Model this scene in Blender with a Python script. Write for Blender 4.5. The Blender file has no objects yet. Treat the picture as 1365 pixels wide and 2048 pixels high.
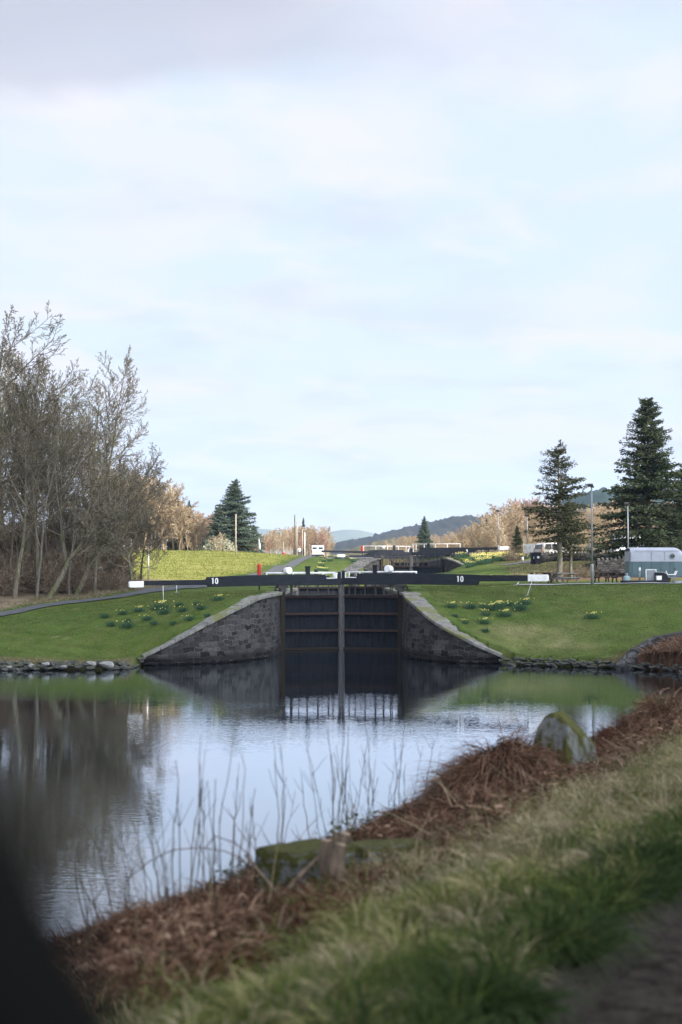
import bpy, bmesh, math, random
import numpy as np
from mathutils import Vector, Matrix
R = math.radians
random.seed(7); rng = np.random.default_rng(11)
sc = bpy.context.scene
# ------------------------------------------------------------------ camera
FPX, PITCH, CZ = 2844.0, 2.537, 4.65
cam = bpy.data.objects.new('camera', bpy.data.cameras.new('camera'))
sc.collection.objects.link(cam); sc.camera = cam
cam.location = (0, 0, CZ); cam.rotation_euler = (R(90 + PITCH), 0, 0)
cam.data.sensor_fit = 'VERTICAL'; cam.data.sensor_height = 36; cam.data.sensor_width = 24; cam.data.lens = 50
cam.data.clip_start = 0.05; cam.data.clip_end = 20000
cam.data.dof.use_dof = True; cam.data.dof.focus_distance = 92; cam.data.dof.aperture_fstop = 2.4
sc.view_settings.view_transform = 'Standard'; sc.view_settings.look = 'None'
sc.view_settings.gamma = 1; sc.view_settings.exposure = 0.62
sc.render.resolution_x = 682; sc.render.resolution_y = 1024
# ------------------------------------------------------------------ sun and sky
SUN_AZ = math.atan2(0.80, -0.60); SUN_EL = R(32)       # azimuth from +Y towards +X
S = Vector((math.sin(SUN_AZ) * math.cos(SUN_EL), math.cos(SUN_AZ) * math.cos(SUN_EL), math.sin(SUN_EL)))
sun = bpy.data.objects.new('sun', bpy.data.lights.new('sun', 'SUN')); sc.collection.objects.link(sun)
sun.data.energy = 5.0; sun.data.angle = R(0.5); sun.data.color = (1, 0.93, 0.82)
sun.rotation_euler = S.to_track_quat('Z', 'Y').to_euler()
W = bpy.data.worlds.new('World'); sc.world = W; W.use_nodes = True
def sky_world():
    nt = W.node_tree; n = nt.nodes; l = nt.links; n.clear()
    out = n.new('ShaderNodeOutputWorld'); bg = n.new('ShaderNodeBackground'); bg.inputs[1].default_value = 0.1
    sky = n.new('ShaderNodeTexSky'); sky.sky_type = 'NISHITA'; sky.sun_disc = False
    sky.sun_elevation = SUN_EL; sky.sun_rotation = SUN_AZ; sky.air_density = 1.0; sky.dust_density = 1.5
    tc = n.new('ShaderNodeTexCoord'); sep = n.new('ShaderNodeSeparateXYZ'); l.new(tc.outputs['Generated'], sep.inputs[0])
    # project the view direction on a flat cloud layer
    mz = n.new('ShaderNodeMath'); mz.operation = 'MAXIMUM'; mz.inputs[1].default_value = 0.0; l.new(sep.outputs[2], mz.inputs[0])
    ad = n.new('ShaderNodeMath'); ad.operation = 'ADD'; ad.inputs[1].default_value = 0.16; l.new(mz.outputs[0], ad.inputs[0])
    dx = n.new('ShaderNodeMath'); dx.operation = 'DIVIDE'; l.new(sep.outputs[0], dx.inputs[0]); l.new(ad.outputs[0], dx.inputs[1])
    dy = n.new('ShaderNodeMath'); dy.operation = 'DIVIDE'; l.new(sep.outputs[1], dy.inputs[0]); l.new(ad.outputs[0], dy.inputs[1])
    cb = n.new('ShaderNodeCombineXYZ'); l.new(dx.outputs[0], cb.inputs[0]); l.new(dy.outputs[0], cb.inputs[1])
    def noise(scale, det, off):
        mp = n.new('ShaderNodeMapping'); mp.inputs['Location'].default_value = off; l.new(cb.outputs[0], mp.inputs[0])
        t = n.new('ShaderNodeTexNoise'); t.inputs['Scale'].default_value = scale; t.inputs['Detail'].default_value = det
        t.inputs['Roughness'].default_value = 0.5; t.inputs['Distortion'].default_value = 0.3; l.new(mp.outputs[0], t.inputs[0]); return t.outputs[0]
    def ramp(src, pts):
        r = n.new('ShaderNodeValToRGB'); e = r.color_ramp.elements; l.new(src, r.inputs[0]); r.color_ramp.interpolation = 'EASE'
        while len(e) < len(pts): e.new(0.5)
        for k, (p, c) in enumerate(pts): e[k].position = p; e[k].color = c if len(c) == 4 else (*c, 1)
        return r.outputs[0]
    def mix(f, a, b):
        m = n.new('ShaderNodeMix'); m.data_type = 'RGBA'
        if isinstance(f, float): m.inputs[0].default_value = f
        else: l.new(f, m.inputs[0])
        for sck, v in ((m.inputs[6], a), (m.inputs[7], b)):
            if isinstance(v, tuple): sck.default_value = (*v, 1)
            else: l.new(v, sck)
        return m.outputs[2]
    # thin veil: pale blue everywhere
    veil = mix(0.93, sky.outputs[0], (5.2, 6.0, 6.85))
    hz = ramp(mz.outputs[0], [(0.0, (1, 1, 1)), (0.10, (.6,.6,.6)), (0.22, (0, 0, 0))])
    base = mix(hz, veil, (5.6, 6.1, 6.95))
    cl1 = ramp(noise(1.6, 6, (3.1, 7.7, 0)), [(0.42, (0, 0, 0)), (0.64, (1, 1, 1))])
    c1 = mix(cl1, base, (5.85, 5.95, 6.6))
    cl2 = ramp(noise(2.6, 4, (11.3, 2.7, 0)), [(0.45, (0, 0, 0)), (0.72, (.75,.75,.75))])
    c1 = mix(cl2, c1, (4.75, 5.15, 6.1))
    cl3 = ramp(noise(3.6, 3, (1.3, 5.7, 0)), [(0.50, (0, 0, 0)), (0.72, (.7,.7,.7))])
    c1 = mix(cl3, c1, (6.3, 6.1, 6.5))
    # heavier lavender grey cloud overhead
    def math_(op, a, b):
        m = n.new('ShaderNodeMath'); m.operation = op
        for i, v in enumerate((a, b)):
            if isinstance(v, (int, float)): m.inputs[i].default_value = v
            else: l.new(v, m.inputs[i])
        return m.outputs[0]
    e = math_('ADD', mz.outputs[0], math_('MULTIPLY', noise(2.2, 6, (9.4, 1.2, 0)), .10)); e = math_('SUBTRACT', e, math_('MULTIPLY', sep.outputs[0], .09))
    hi = ramp(e, [(0.372, (0, 0, 0)), (0.405, (.7,.7,.7)), (0.46, (1, 1, 1))])
    lf = ramp(math_('ADD', math_('MULTIPLY', sep.outputs[0], 2.2), .5), [(0.35, (1, 1, 1)), (0.62, (0.35,0.35,0.35))])
    m3 = n.new('ShaderNodeMath'); m3.operation = 'MULTIPLY'; l.new(hi, m3.inputs[0]); l.new(lf, m3.inputs[1])
    c2 = mix(m3.outputs[0], c1, (3.9, 4.05, 4.75))
    # sky gain towards the sun, behind the camera, added to light the shaded ground
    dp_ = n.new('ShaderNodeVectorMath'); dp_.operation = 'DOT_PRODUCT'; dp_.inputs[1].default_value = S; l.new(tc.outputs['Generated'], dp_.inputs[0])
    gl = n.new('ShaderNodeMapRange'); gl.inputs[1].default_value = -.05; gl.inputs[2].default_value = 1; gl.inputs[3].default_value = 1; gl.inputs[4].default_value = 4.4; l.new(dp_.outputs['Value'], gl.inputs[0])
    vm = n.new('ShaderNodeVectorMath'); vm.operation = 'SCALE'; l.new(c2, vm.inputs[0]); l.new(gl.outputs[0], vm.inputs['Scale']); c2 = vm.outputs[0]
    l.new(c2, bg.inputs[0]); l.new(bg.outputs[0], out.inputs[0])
sky_world()
# ------------------------------------------------------------------ helpers
def P(px, py, Y):
    a = R(PITCH); dx = (px - 682.5) / FPX; dy = (1024 - py) / FPX
    d = Vector((dx, math.cos(a) - dy * math.sin(a), math.sin(a) + dy * math.cos(a)))
    return Vector((0, 0, CZ)) + d * (Y / d.y)
def srgb(r, g, b):
    f = lambda c: (c / 255 / 12.92) if c / 255 <= .04045 else ((c / 255 + .055) / 1.055) ** 2.4
    return (f(r), f(g), f(b))
def link(o, parent=None):
    sc.collection.objects.link(o)
    if parent: o.parent = parent
    return o
def tag(o, label=None, cat=None, group=None, kind=None):
    if label: o['label'] = label
    if cat: o['category'] = cat
    if group: o['group'] = group
    if kind: o['kind'] = kind
    return o
def empty(name, loc, label, cat, group=None, rz=0):
    o = bpy.data.objects.new(name, None); o.location = loc; o.rotation_euler = (0, 0, rz); o.empty_display_size = .2
    link(o); return tag(o, label, cat, group)
def mesh_np(name, V, Fc, mat, parent=None, attrs=None, smooth=False, loc=None):
    """V (n,3), Fc (m,k) of equal-sided faces or a list of such arrays"""
    me = bpy.data.meshes.new(name); V = np.asarray(V, float)
    if not isinstance(Fc, list): Fc = [Fc]
    Fc = [np.asarray(f, np.int32) for f in Fc if len(f)]
    me.vertices.add(len(V)); me.vertices.foreach_set('co', V.ravel())
    nl = sum(f.size for f in Fc); npoly = sum(len(f) for f in Fc)
    me.loops.add(nl); me.polygons.add(npoly)
    me.loops.foreach_set('vertex_index', np.concatenate([f.ravel() for f in Fc]))
    tot = np.concatenate([np.full(len(f), f.shape[1], np.int32) for f in Fc])
    me.polygons.foreach_set('loop_start', np.concatenate([[0], np.cumsum(tot)[:-1]]).astype(np.int32))
    me.polygons.foreach_set('loop_total', tot)
    if smooth: me.polygons.foreach_set('use_smooth', np.ones(npoly, bool))
    me.update(calc_edges=True)
    if attrs:
        for k, (ty, a) in attrs.items():
            at = me.attributes.new(k, ty, 'POINT')
            at.data.foreach_set('color' if 'COLOR' in ty else 'value', np.asarray(a, np.float32).ravel())
    me.materials.append(mat)
    o = bpy.data.objects.new(name, me)
    if loc is not None: o.location = loc
    return link(o, parent)
class MB:
    """collects boxes, tubes and prisms into one mesh"""
    def __init__(s): s.bm = bmesh.new()
    def box(s, c, d, rz=0, ry=0, rx=0, bev=0, taper=None):
        M = Matrix.Translation(c) @ Matrix.Rotation(rz, 4, 'Z') @ Matrix.Rotation(ry, 4, 'Y') @ Matrix.Rotation(rx, 4, 'X') @ Matrix.Diagonal((*d, 1))
        r = bmesh.ops.create_cube(s.bm, size=1, matrix=M); vs = r['verts']
        if bev:
            es = list({e for v in vs for e in v.link_edges})
            bmesh.ops.bevel(s.bm, geom=es, offset=bev, segments=2, affect='EDGES', profile=.6)
        return s
    def tube(s, pts, rad, n=8, cap=True):
        pts = [Vector(p) for p in pts]; rad = rad if isinstance(rad, (list, tuple)) else [rad] * len(pts); rings = []
        for i, p in enumerate(pts):
            t = (pts[min(i + 1, len(pts) - 1)] - pts[max(i - 1, 0)]).normalized()
            up = Vector((0, 0, 1)) if abs(t.z) < .9 else Vector((1, 0, 0))
            a = t.cross(up).normalized(); b = t.cross(a)
            rings.append([s.bm.verts.new(p + (a * math.cos(k * 2 * math.pi / n) + b * math.sin(k * 2 * math.pi / n)) * rad[i]) for k in range(n)])
        for i in range(len(rings) - 1):
            for k in range(n):
                f = s.bm.faces.new((rings[i][k], rings[i][(k + 1) % n], rings[i + 1][(k + 1) % n], rings[i + 1][k])); f.smooth = n > 6
        if cap: s.bm.faces.new(rings[0]); s.bm.faces.new(rings[-1][::-1])
        return s
    def cyl(s, a, b, r, n=16, r2=None): return s.tube([a, b], [r, r if r2 is None else r2], n)
    def prism(s, poly, y0, y1, axis='y'):
        """poly in (x,z), extruded along y (axis='x': poly in (y,z), extruded along x)"""
        mk = (lambda p, t: (p[0], t, p[1])) if axis == 'y' else (lambda p, t: (t, p[0], p[1]))
        a = [s.bm.verts.new(mk(p, y0)) for p in poly]; b = [s.bm.verts.new(mk(p, y1)) for p in poly]; m = len(poly)
        s.bm.faces.new(a); s.bm.faces.new(b[::-1])
        for k in range(m): s.bm.faces.new((a[k], b[k], b[(k + 1) % m], a[(k + 1) % m]))
        return s
    def build(s, name, mat, parent=None, loc=None, bev=0, label=None):
        bmesh.ops.recalc_face_normals(s.bm, faces=s.bm.faces)
        me = bpy.data.meshes.new(name); s.bm.to_mesh(me); s.bm.free(); me.materials.append(mat)
        o = bpy.data.objects.new(name, me)
        if loc is not None: o.location = loc
        if bev:
            m = o.modifiers.new('bevel', 'BEVEL'); m.width = bev; m.segments = 2; m.limit_method = 'ANGLE'
        if label: o['label'] = label
        return link(o, parent)
def copy_thing(o, parent=None):
    c = o.copy(); sc.collection.objects.link(c); c.parent = parent
    for ch in list(o.children): copy_thing(ch, c)
    return c
# ------------------------------------------------------------------ materials
def mat(name, col, col2=None, scale=3.0, rough=.8, metal=0, bump=0, bscale=None, rnd=None, detail=6, stretch=None, spec=.3, trans=0, attr=None, c3=None, s3=.6, t3=(.5,.62)):
    m = bpy.data.materials.new(name); m.use_nodes = True; nt = m.node_tree; n = nt.nodes; l = nt.links
    b = n['Principled BSDF']; b.inputs['Roughness'].default_value = rough; b.inputs['Metallic'].default_value = metal
    b.inputs['Specular IOR Level'].default_value = spec
    tc = n.new('ShaderNodeTexCoord'); mp = n.new('ShaderNodeMapping'); l.new(tc.outputs['Object'], mp.inputs[0])
    if stretch: mp.inputs['Scale'].default_value = stretch
    def noise(s, d=detail):
        t = n.new('ShaderNodeTexNoise'); t.inputs['Scale'].default_value = s; t.inputs['Detail'].default_value = d
        t.inputs['Roughness'].default_value = .62; l.new(mp.outputs[0], t.inputs[0]); return t.outputs[0]
    def mix(f, a, bb, blend='MIX'):
        x = n.new('ShaderNodeMix'); x.data_type = 'RGBA'; x.blend_type = blend
        if isinstance(f, (int, float)): x.inputs[0].default_value = f
        else: l.new(f, x.inputs[0])
        for sck, v in ((x.inputs[6], a), (x.inputs[7], bb)):
            if isinstance(v, tuple): sck.default_value = (*v, 1)
            else: l.new(v, sck)
        return x.outputs[2]
    def rmp(src, lo, hi):
        r = n.new('ShaderNodeMapRange'); r.inputs[1].default_value = lo; r.inputs[2].default_value = hi; l.new(src, r.inputs[0]); return r.outputs[0]
    c = col
    if rnd is not None:
        a = n.new('ShaderNodeAttribute'); a.attribute_name = 'rnd'
        r = n.new('ShaderNodeValToRGB'); e = r.color_ramp.elements
        while len(e) < len(rnd): e.new(.5)
        for k, cc in enumerate(rnd): e[k].position = k / (len(rnd) - 1); e[k].color = (*cc, 1)
        l.new(a.outputs['Fac'], r.inputs[0]); c = r.outputs[0]
    if attr:
        a = n.new('ShaderNodeAttribute'); a.attribute_name = attr; c = a.outputs['Color']
    if col2 is not None and rnd is None and not attr: c = mix(rmp(noise(scale), .35, .65), col, col2)
    elif col2 is not None: c = mix(rmp(noise(scale), .3, .7), c, mix(1.0, c, col2, 'MULTIPLY'))
    if c3 is not None: c = mix(rmp(noise(s3, 4), *t3), c, c3)
    if isinstance(c, tuple): b.inputs['Base Color'].default_value = (*c, 1)
    else: l.new(c, b.inputs['Base Color'])
    if bump:
        bp = n.new('ShaderNodeBump'); bp.inputs['Strength'].default_value = 1; bp.inputs['Distance'].default_value = bump
        l.new(noise(bscale or scale * 4, 4), bp.inputs['Height']); l.new(bp.outputs[0], b.inputs['Normal'])
    if trans:
        tr = n.new('ShaderNodeBsdfTranslucent'); mx = n.new('ShaderNodeMixShader'); mx.inputs[0].default_value = trans
        if isinstance(c, tuple): tr.inputs[0].default_value = (*c, 1)
        else: l.new(c, tr.inputs[0])
        l.new(b.outputs[0], mx.inputs[1]); l.new(tr.outputs[0], mx.inputs[2]); l.new(mx.outputs[0], n['Material Output'].inputs[0])
    return m
def masonry(name, lo, hi, mortar, sx=1.6, sz=3.2, bump=.03, moss=None):
    m = bpy.data.materials.new(name); m.use_nodes = True; nt = m.node_tree; n = nt.nodes; l = nt.links
    b = n['Principled BSDF']; b.inputs['Roughness'].default_value = .9; b.inputs['Specular IOR Level'].default_value = .2
    tc = n.new('ShaderNodeTexCoord'); mp = n.new('ShaderNodeMapping'); mp.inputs['Scale'].default_value = (sx, sx, sz); l.new(tc.outputs['Object'], mp.inputs[0])
    nz = n.new('ShaderNodeTexNoise'); nz.inputs['Scale'].default_value = 1.2; nz.inputs['Detail'].default_value = 3; l.new(mp.outputs[0], nz.inputs[0])
    ad = n.new('ShaderNodeMix'); ad.data_type = 'RGBA'; ad.blend_type = 'ADD'; ad.inputs[0].default_value = .35; l.new(mp.outputs[0], ad.inputs[6]); l.new(nz.outputs['Color'], ad.inputs[7])
    v1 = n.new('ShaderNodeTexVoronoi'); v1.feature = 'DISTANCE_TO_EDGE'; v1.inputs['Scale'].default_value = 1; l.new(ad.outputs[2], v1.inputs['Vector'])
    v2 = n.new('ShaderNodeTexVoronoi'); v2.inputs['Scale'].default_value = 1; l.new(ad.outputs[2], v2.inputs['Vector'])
    for v in (v1, v2): v.inputs['Randomness'].default_value = .85
    r = n.new('ShaderNodeValToRGB'); r.color_ramp.elements[0].color = (*lo, 1); r.color_ramp.elements[1].color = (*hi, 1)
    sp = n.new('ShaderNodeSeparateColor'); l.new(v2.outputs['Color'], sp.inputs[0]); l.new(sp.outputs[0], r.inputs[0])
    g = n.new('ShaderNodeTexNoise'); g.inputs['Scale'].default_value = 9; g.inputs['Detail'].default_value = 6; l.new(tc.outputs['Object'], g.inputs[0])
    gr = n.new('ShaderNodeMapRange'); gr.inputs[1].default_value = .3; gr.inputs[2].default_value = .75; gr.inputs[3].default_value = .45; gr.inputs[4].default_value = 1.6; l.new(g.outputs[0], gr.inputs[0])
    mu = n.new('ShaderNodeMix'); mu.data_type = 'RGBA'; mu.blend_type = 'MULTIPLY'; mu.inputs[0].default_value = 1; l.new(r.outputs[0], mu.inputs[6]); l.new(gr.outputs[0], mu.inputs[7])
    er = n.new('ShaderNodeMapRange'); er.inputs[1].default_value = .015; er.inputs[2].default_value = .07; l.new(v1.outputs['Distance'], er.inputs[0])
    mm = n.new('ShaderNodeMix'); mm.data_type = 'RGBA'; l.new(er.outputs[0], mm.inputs[0]); mm.inputs[6].default_value = (*mortar, 1); l.new(mu.outputs[2], mm.inputs[7])
    c = mm.outputs[2]
    if moss:
        q = n.new('ShaderNodeTexNoise'); q.inputs['Scale'].default_value = 1.4; q.inputs['Detail'].default_value = 7; l.new(tc.outputs['Object'], q.inputs[0])
        qr = n.new('ShaderNodeMapRange'); qr.inputs[1].default_value = .5; qr.inputs[2].default_value = .62; qr.inputs[4].default_value = .75; l.new(q.outputs[0], qr.inputs[0])
        x = n.new('ShaderNodeMix'); x.data_type = 'RGBA'; l.new(qr.outputs[0], x.inputs[0]); l.new(c, x.inputs[6]); x.inputs[7].default_value = (*moss, 1); c = x.outputs[2]
    l.new(c, b.inputs['Base Color'])
    h = n.new('ShaderNodeMath'); h.operation = 'ADD'; l.new(er.outputs[0], h.inputs[0]); l.new(g.outputs[0], h.inputs[1])
    bp = n.new('ShaderNodeBump'); bp.inputs['Distance'].default_value = bump; l.new(h.outputs[0], bp.inputs['Height']); l.new(bp.outputs[0], b.inputs['Normal'])
    return m
M = {}
M['ground'] = mat('ground', (.1,.1,.1), (.55,.6,.55), scale=.9, attr='Col', bump=.16, bscale=4, rough=1, spec=.05, detail=10)
M['asphalt'] = mat('asphalt', (.018,.015,.013), (.052,.045,.039), scale=14, bump=.03, bscale=60, rough=1, spec=0)
M['path'] = mat('path', (.05,.052,.057), (.078,.079,.082), scale=2, rough=.95)
M['paving'] = mat('paving', (.3,.31,.31), (.2,.21,.2), scale=2, rough=.95)
def courses(name, lo, hi, mortar, bw=.62, bh=.27, bump=.05):
    """roughly squared rubble laid along the wall: reads the wall's own (length, height) coordinates"""
    m = bpy.data.materials.new(name); m.use_nodes = True; nt = m.node_tree; n = nt.nodes; l = nt.links; b = n['Principled BSDF']; b.inputs['Roughness'].default_value = .92; b.inputs['Specular IOR Level'].default_value = .15
    a = n.new('ShaderNodeAttribute'); a.attribute_name = 'lay'; tc = n.new('ShaderNodeTexCoord')
    w = n.new('ShaderNodeTexNoise'); w.inputs['Scale'].default_value = 1.6; w.inputs['Detail'].default_value = 4; l.new(tc.outputs['Object'], w.inputs[0])
    ws = n.new('ShaderNodeVectorMath'); ws.operation = 'MULTIPLY_ADD'; ws.inputs[1].default_value = (.6, .42, 0); l.new(w.outputs['Color'], ws.inputs[0]); l.new(a.outputs['Vector'], ws.inputs[2])
    def br(bw_, bh_, off):
        t = n.new('ShaderNodeTexBrick'); t.inputs['Scale'].default_value = 1; t.inputs['Brick Width'].default_value = bw_; t.inputs['Row Height'].default_value = bh_; t.inputs['Mortar Size'].default_value = .022; t.inputs['Mortar Smooth'].default_value = .6
        t.inputs['Color1'].default_value = (0, 0, 0, 1); t.inputs['Color2'].default_value = (1, 1, 1, 1); t.inputs['Mortar'].default_value = (.5, .5, .5, 1); t.offset = off; l.new(ws.outputs[0], t.inputs[0]); return t
    t1 = br(bw, bh, .43)
    r = n.new('ShaderNodeValToRGB'); r.color_ramp.elements[0].color = (*lo, 1); r.color_ramp.elements[1].color = (*hi, 1); l.new(t1.outputs['Color'], r.inputs[0])
    g = n.new('ShaderNodeTexNoise'); g.inputs['Scale'].default_value = 7; g.inputs['Detail'].default_value = 9; g.inputs['Roughness'].default_value = .7; l.new(tc.outputs['Object'], g.inputs[0])
    gr = n.new('ShaderNodeMapRange'); gr.inputs[1].default_value = .3; gr.inputs[2].default_value = .72; gr.inputs[3].default_value = .5; gr.inputs[4].default_value = 1.5; l.new(g.outputs[0], gr.inputs[0])
    mu = n.new('ShaderNodeMix'); mu.data_type = 'RGBA'; mu.blend_type = 'MULTIPLY'; mu.inputs[0].default_value = 1; l.new(r.outputs[0], mu.inputs[6]); l.new(gr.outputs[0], mu.inputs[7])
    pn = n.new('ShaderNodeTexNoise'); pn.inputs['Scale'].default_value = .8; pn.inputs['Detail'].default_value = 3; l.new(tc.outputs['Object'], pn.inputs[0])
    pr = n.new('ShaderNodeMapRange'); pr.inputs[1].default_value = .42; pr.inputs[2].default_value = .6; pr.inputs[3].default_value = .1; l.new(pn.outputs[0], pr.inputs[0])
    mf = n.new('ShaderNodeMath'); mf.operation = 'MULTIPLY'; l.new(pr.outputs[0], mf.inputs[0]); l.new(t1.outputs['Fac'], mf.inputs[1])
    mm = n.new('ShaderNodeMix'); mm.data_type = 'RGBA'; l.new(mf.outputs[0], mm.inputs[0]); l.new(mu.outputs[2], mm.inputs[6]); mm.inputs[7].default_value = (*mortar, 1); sx = n.new('ShaderNodeSeparateXYZ'); l.new(a.outputs['Vector'], sx.inputs[0]); sa = n.new('ShaderNodeMath'); sa.operation = 'MULTIPLY_ADD'; sa.inputs[1].default_value = -.5; l.new(g.outputs[0], sa.inputs[0]); l.new(sx.outputs[1], sa.inputs[2])
    wr = n.new('ShaderNodeMapRange'); wr.inputs[1].default_value = .05; wr.inputs[2].default_value = .25; wr.inputs[3].default_value = .35; l.new(sa.outputs[0], wr.inputs[0])
    wm = n.new('ShaderNodeMix'); wm.data_type = 'RGBA'; wm.blend_type = 'MULTIPLY'; wm.inputs[0].default_value = 1; l.new(mm.outputs[2], wm.inputs[6]); l.new(wr.outputs[0], wm.inputs[7]); l.new(wm.outputs[2], b.inputs['Base Color'])
    h = n.new('ShaderNodeMath'); h.operation = 'SUBTRACT'; l.new(g.outputs[0], h.inputs[0]); l.new(t1.outputs['Fac'], h.inputs[1])
    bp = n.new('ShaderNodeBump'); bp.inputs['Distance'].default_value = bump; l.new(h.outputs[0], bp.inputs['Height']); l.new(bp.outputs[0], b.inputs['Normal']); return m
M['courses'] = courses('squared_rubble', (.008,.008,.0085), (.062,.059,.055), (.12,.113,.10))
M['field_courses'] = courses('field_rubble', (.02,.02,.019), (.085,.082,.077), (.012,.012,.011), .38, .18)
M['wall'] = masonry('dark_rubble', (.022,.022,.023), (.085,.083,.08), (.035,.034,.032), 1.7, 3.4, .05)
M['coping'] = mat('coping_stone', (.085,.083,.075), (.20,.195,.175), scale=3.5, rough=.95, bump=.03, bscale=9, c3=(.115,.12,.045), s3=.9, t3=(.48,.6), detail=10)
M['fieldwall'] = masonry('field_wall', (.05,.05,.048), (.17,.165,.155), (.02,.02,.018), 2.6, 4.2, .06)
M['paint_black'] = mat('paint_black', (.011,.013,.017), (.02,.023,.029), scale=2.5, rough=.65, spec=.12, bump=.004, bscale=8, stretch=(.6,3,3), c3=(.05,.05,.05), s3=7, t3=(.66,.8))
M['paint_white'] = mat('paint_white', (.78,.78,.77), (.62,.62,.6), scale=3, rough=.5, c3=(.3,.31,.3), s3=6, t3=(.62,.8))
M['steel_panel'] = mat('steel_panel', (.008,.010,.013), (.017,.020,.025), scale=1.5, rough=.7, spec=.08, bump=.004, stretch=(3,1,.7), c3=(.025,.018,.013), s3=3, t3=(.62,.8))
M['rust'] = mat('rust', (.022,.016,.014), (.045,.024,.019), scale=3, rough=.85, bump=.006)
M['old_wood'] = mat('old_wood', (.028,.027,.026), (.12,.118,.115), scale=5, rough=.9, stretch=(8,8,.5), bump=.01)
M['wet_wood'] = mat('wet_wood', (.02,.017,.014), (.036,.028,.02), scale=5, spec=.1, rough=.8, stretch=(8,8,.5), bump=.01)
M['steel_dark'] = mat('steel_dark', (.02,.021,.023), (.05,.045,.04), scale=5, rough=.6, metal=.3)
M['galv'] = mat('galvanised', (.24,.26,.27), (.18,.20,.21), scale=3, rough=.5, metal=.3)
M['pole_wood'] = mat('pole_wood', (.28,.24,.18), (.4,.35,.27), scale=4, rough=.9, stretch=(6,6,.6))
M['red'] = mat('red_plastic', (.55,.035,.025), (.42,.03,.02), scale=4, rough=.45)
M['bark'] = mat('bark', (.10,.085,.062), (.21,.19,.15), scale=4, rough=1, stretch=(3,3,.7), bump=.02, c3=(.085,.095,.035), s3=1.2, t3=(.5,.62), spec=.05)
M['bark_pale'] = mat('bark_pale', (.20,.185,.155), (.11,.10,.085), scale=5, rough=1, stretch=(1,1,3), bump=.01, spec=.05)
M['twig'] = mat('twig', (.12,.1,.08), (.7,.75,.7), scale=.5, rnd=[(.10,.08,.058), (.18,.148,.108), (.30,.26,.19)], rough=1, spec=.05)
M['twig_moss'] = mat('twig_moss', (.12,.1,.08), (.7,.75,.6), scale=.4, rnd=[(.10,.085,.055), (.18,.155,.10), (.30,.27,.175)], rough=1, spec=.05)
M['twig_red'] = mat('twig_red', (.12,.1,.08), (.7,.75,.7), scale=.6, rnd=[(.11,.078,.055), (.21,.155,.11), (.33,.26,.19)], rough=1, spec=.05)
M['twig_tan'] = mat('twig_tan', (.12,.1,.08), (.75,.75,.7), scale=.3, rnd=[(.30,.215,.14), (.45,.345,.23), (.58,.47,.34)], rough=1, spec=.05)
M['twig_rose'] = mat('twig_rose', (.12,.1,.08), (.75,.75,.7), scale=.3, rnd=[(.28,.17,.13), (.40,.26,.20), (.50,.36,.29)], rough=1, spec=.05)
M['needle'] = mat('needles', (.03,.05,.02), (.6,.65,.6), scale=.8, rnd=[(.028,.04,.022), (.05,.066,.034), (.085,.10,.05)], rough=.9, spec=.1, trans=.15)
M['needle_olive'] = mat('needles_olive', (.03,.05,.02), (.6,.65,.6), scale=.8, rnd=[(.03,.036,.018), (.055,.06,.03), (.09,.088,.045)], rough=.9, spec=.1, trans=.15)
M['needle_blue'] = mat('needles_blue', (.03,.05,.02), (.65,.7,.7), scale=.8, rnd=[(.06,.085,.058), (.11,.145,.10), (.17,.20,.15)], rough=.9, spec=.1, trans=.15)
M['grass'] = mat('grass_blades', (.1,.1,.1), (.75,.8,.7), scale=1.2, rnd=[(.036,.052,.015), (.088,.115,.028), (.18,.175,.06), (.38,.32,.18)], rough=.9, spec=.1, trans=.25)
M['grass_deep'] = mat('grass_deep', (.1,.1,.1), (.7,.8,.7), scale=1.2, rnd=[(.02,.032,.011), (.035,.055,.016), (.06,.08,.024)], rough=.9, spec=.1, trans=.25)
M['straw'] = mat('straw', (.1,.1,.1), (.6,.6,.6), scale=2, rnd=[(.13,.105,.06), (.28,.23,.14), (.48,.40,.27)], rough=.9, spec=.1, trans=.15)
M['bracken'] = mat('bracken', (.1,.1,.1), (.45,.42,.4), scale=2.5, rnd=[(.028,.016,.012), (.10,.055,.035), (.21,.125,.082), (.42,.30,.21)], rough=.95, spec=.05, trans=.1)
M['bracken_red'] = mat('bracken_red', (.1,.1,.1), (.4,.4,.4), scale=3, rnd=[(.03,.013,.009), (.085,.036,.022), (.16,.078,.05)], rough=.95, spec=.05)
M['daff_leaf'] = mat('daffodil_leaf', (.1,.1,.1), None, rnd=[(.02,.055,.028), (.035,.085,.04), (.055,.11,.05)], rough=.7, trans=.2)
M['daff_flower'] = mat('daffodil_flower', (.1,.1,.1), None, rnd=[(.75,.72,.2), (.85,.8,.3), (.75,.58,.06)], rough=.7, trans=.2)
M['teal'] = mat('teal_paint', (.075,.125,.135), (.09,.145,.155), scale=2, rough=.5)
M['silver'] = mat('silver_paint', (.28,.30,.34), (.34,.36,.41), scale=1.5, rough=.42)
M['van_white'] = mat('van_white', (.72,.74,.76), (.66,.68,.7), scale=1, rough=.3, spec=.5)
M['car_silver'] = mat('car_silver', (.42,.42,.4), (.5,.5,.48), scale=1, rough=.35, spec=.5)
M['glass_dark'] = mat('glass_dark', (.02,.024,.03), rough=.08, spec=.6)
M['rubber'] = mat('rubber', (.018,.018,.018), rough=.8)
M['lens_red'] = mat('lens_red', (.4,.02,.02), rough=.3)
M['plate_yellow'] = mat('plate_yellow', (.7,.55,.05), rough=.5)
M['bench_wood'] = mat('bench_wood', (.045,.035,.028), (.08,.065,.055), scale=5, rough=.9, stretch=(.6,5,5))
M['bench_pale'] = mat('bench_pale', (.17,.16,.15), (.24,.23,.22), scale=5, rough=.9, stretch=(.6,5,5))
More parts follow.
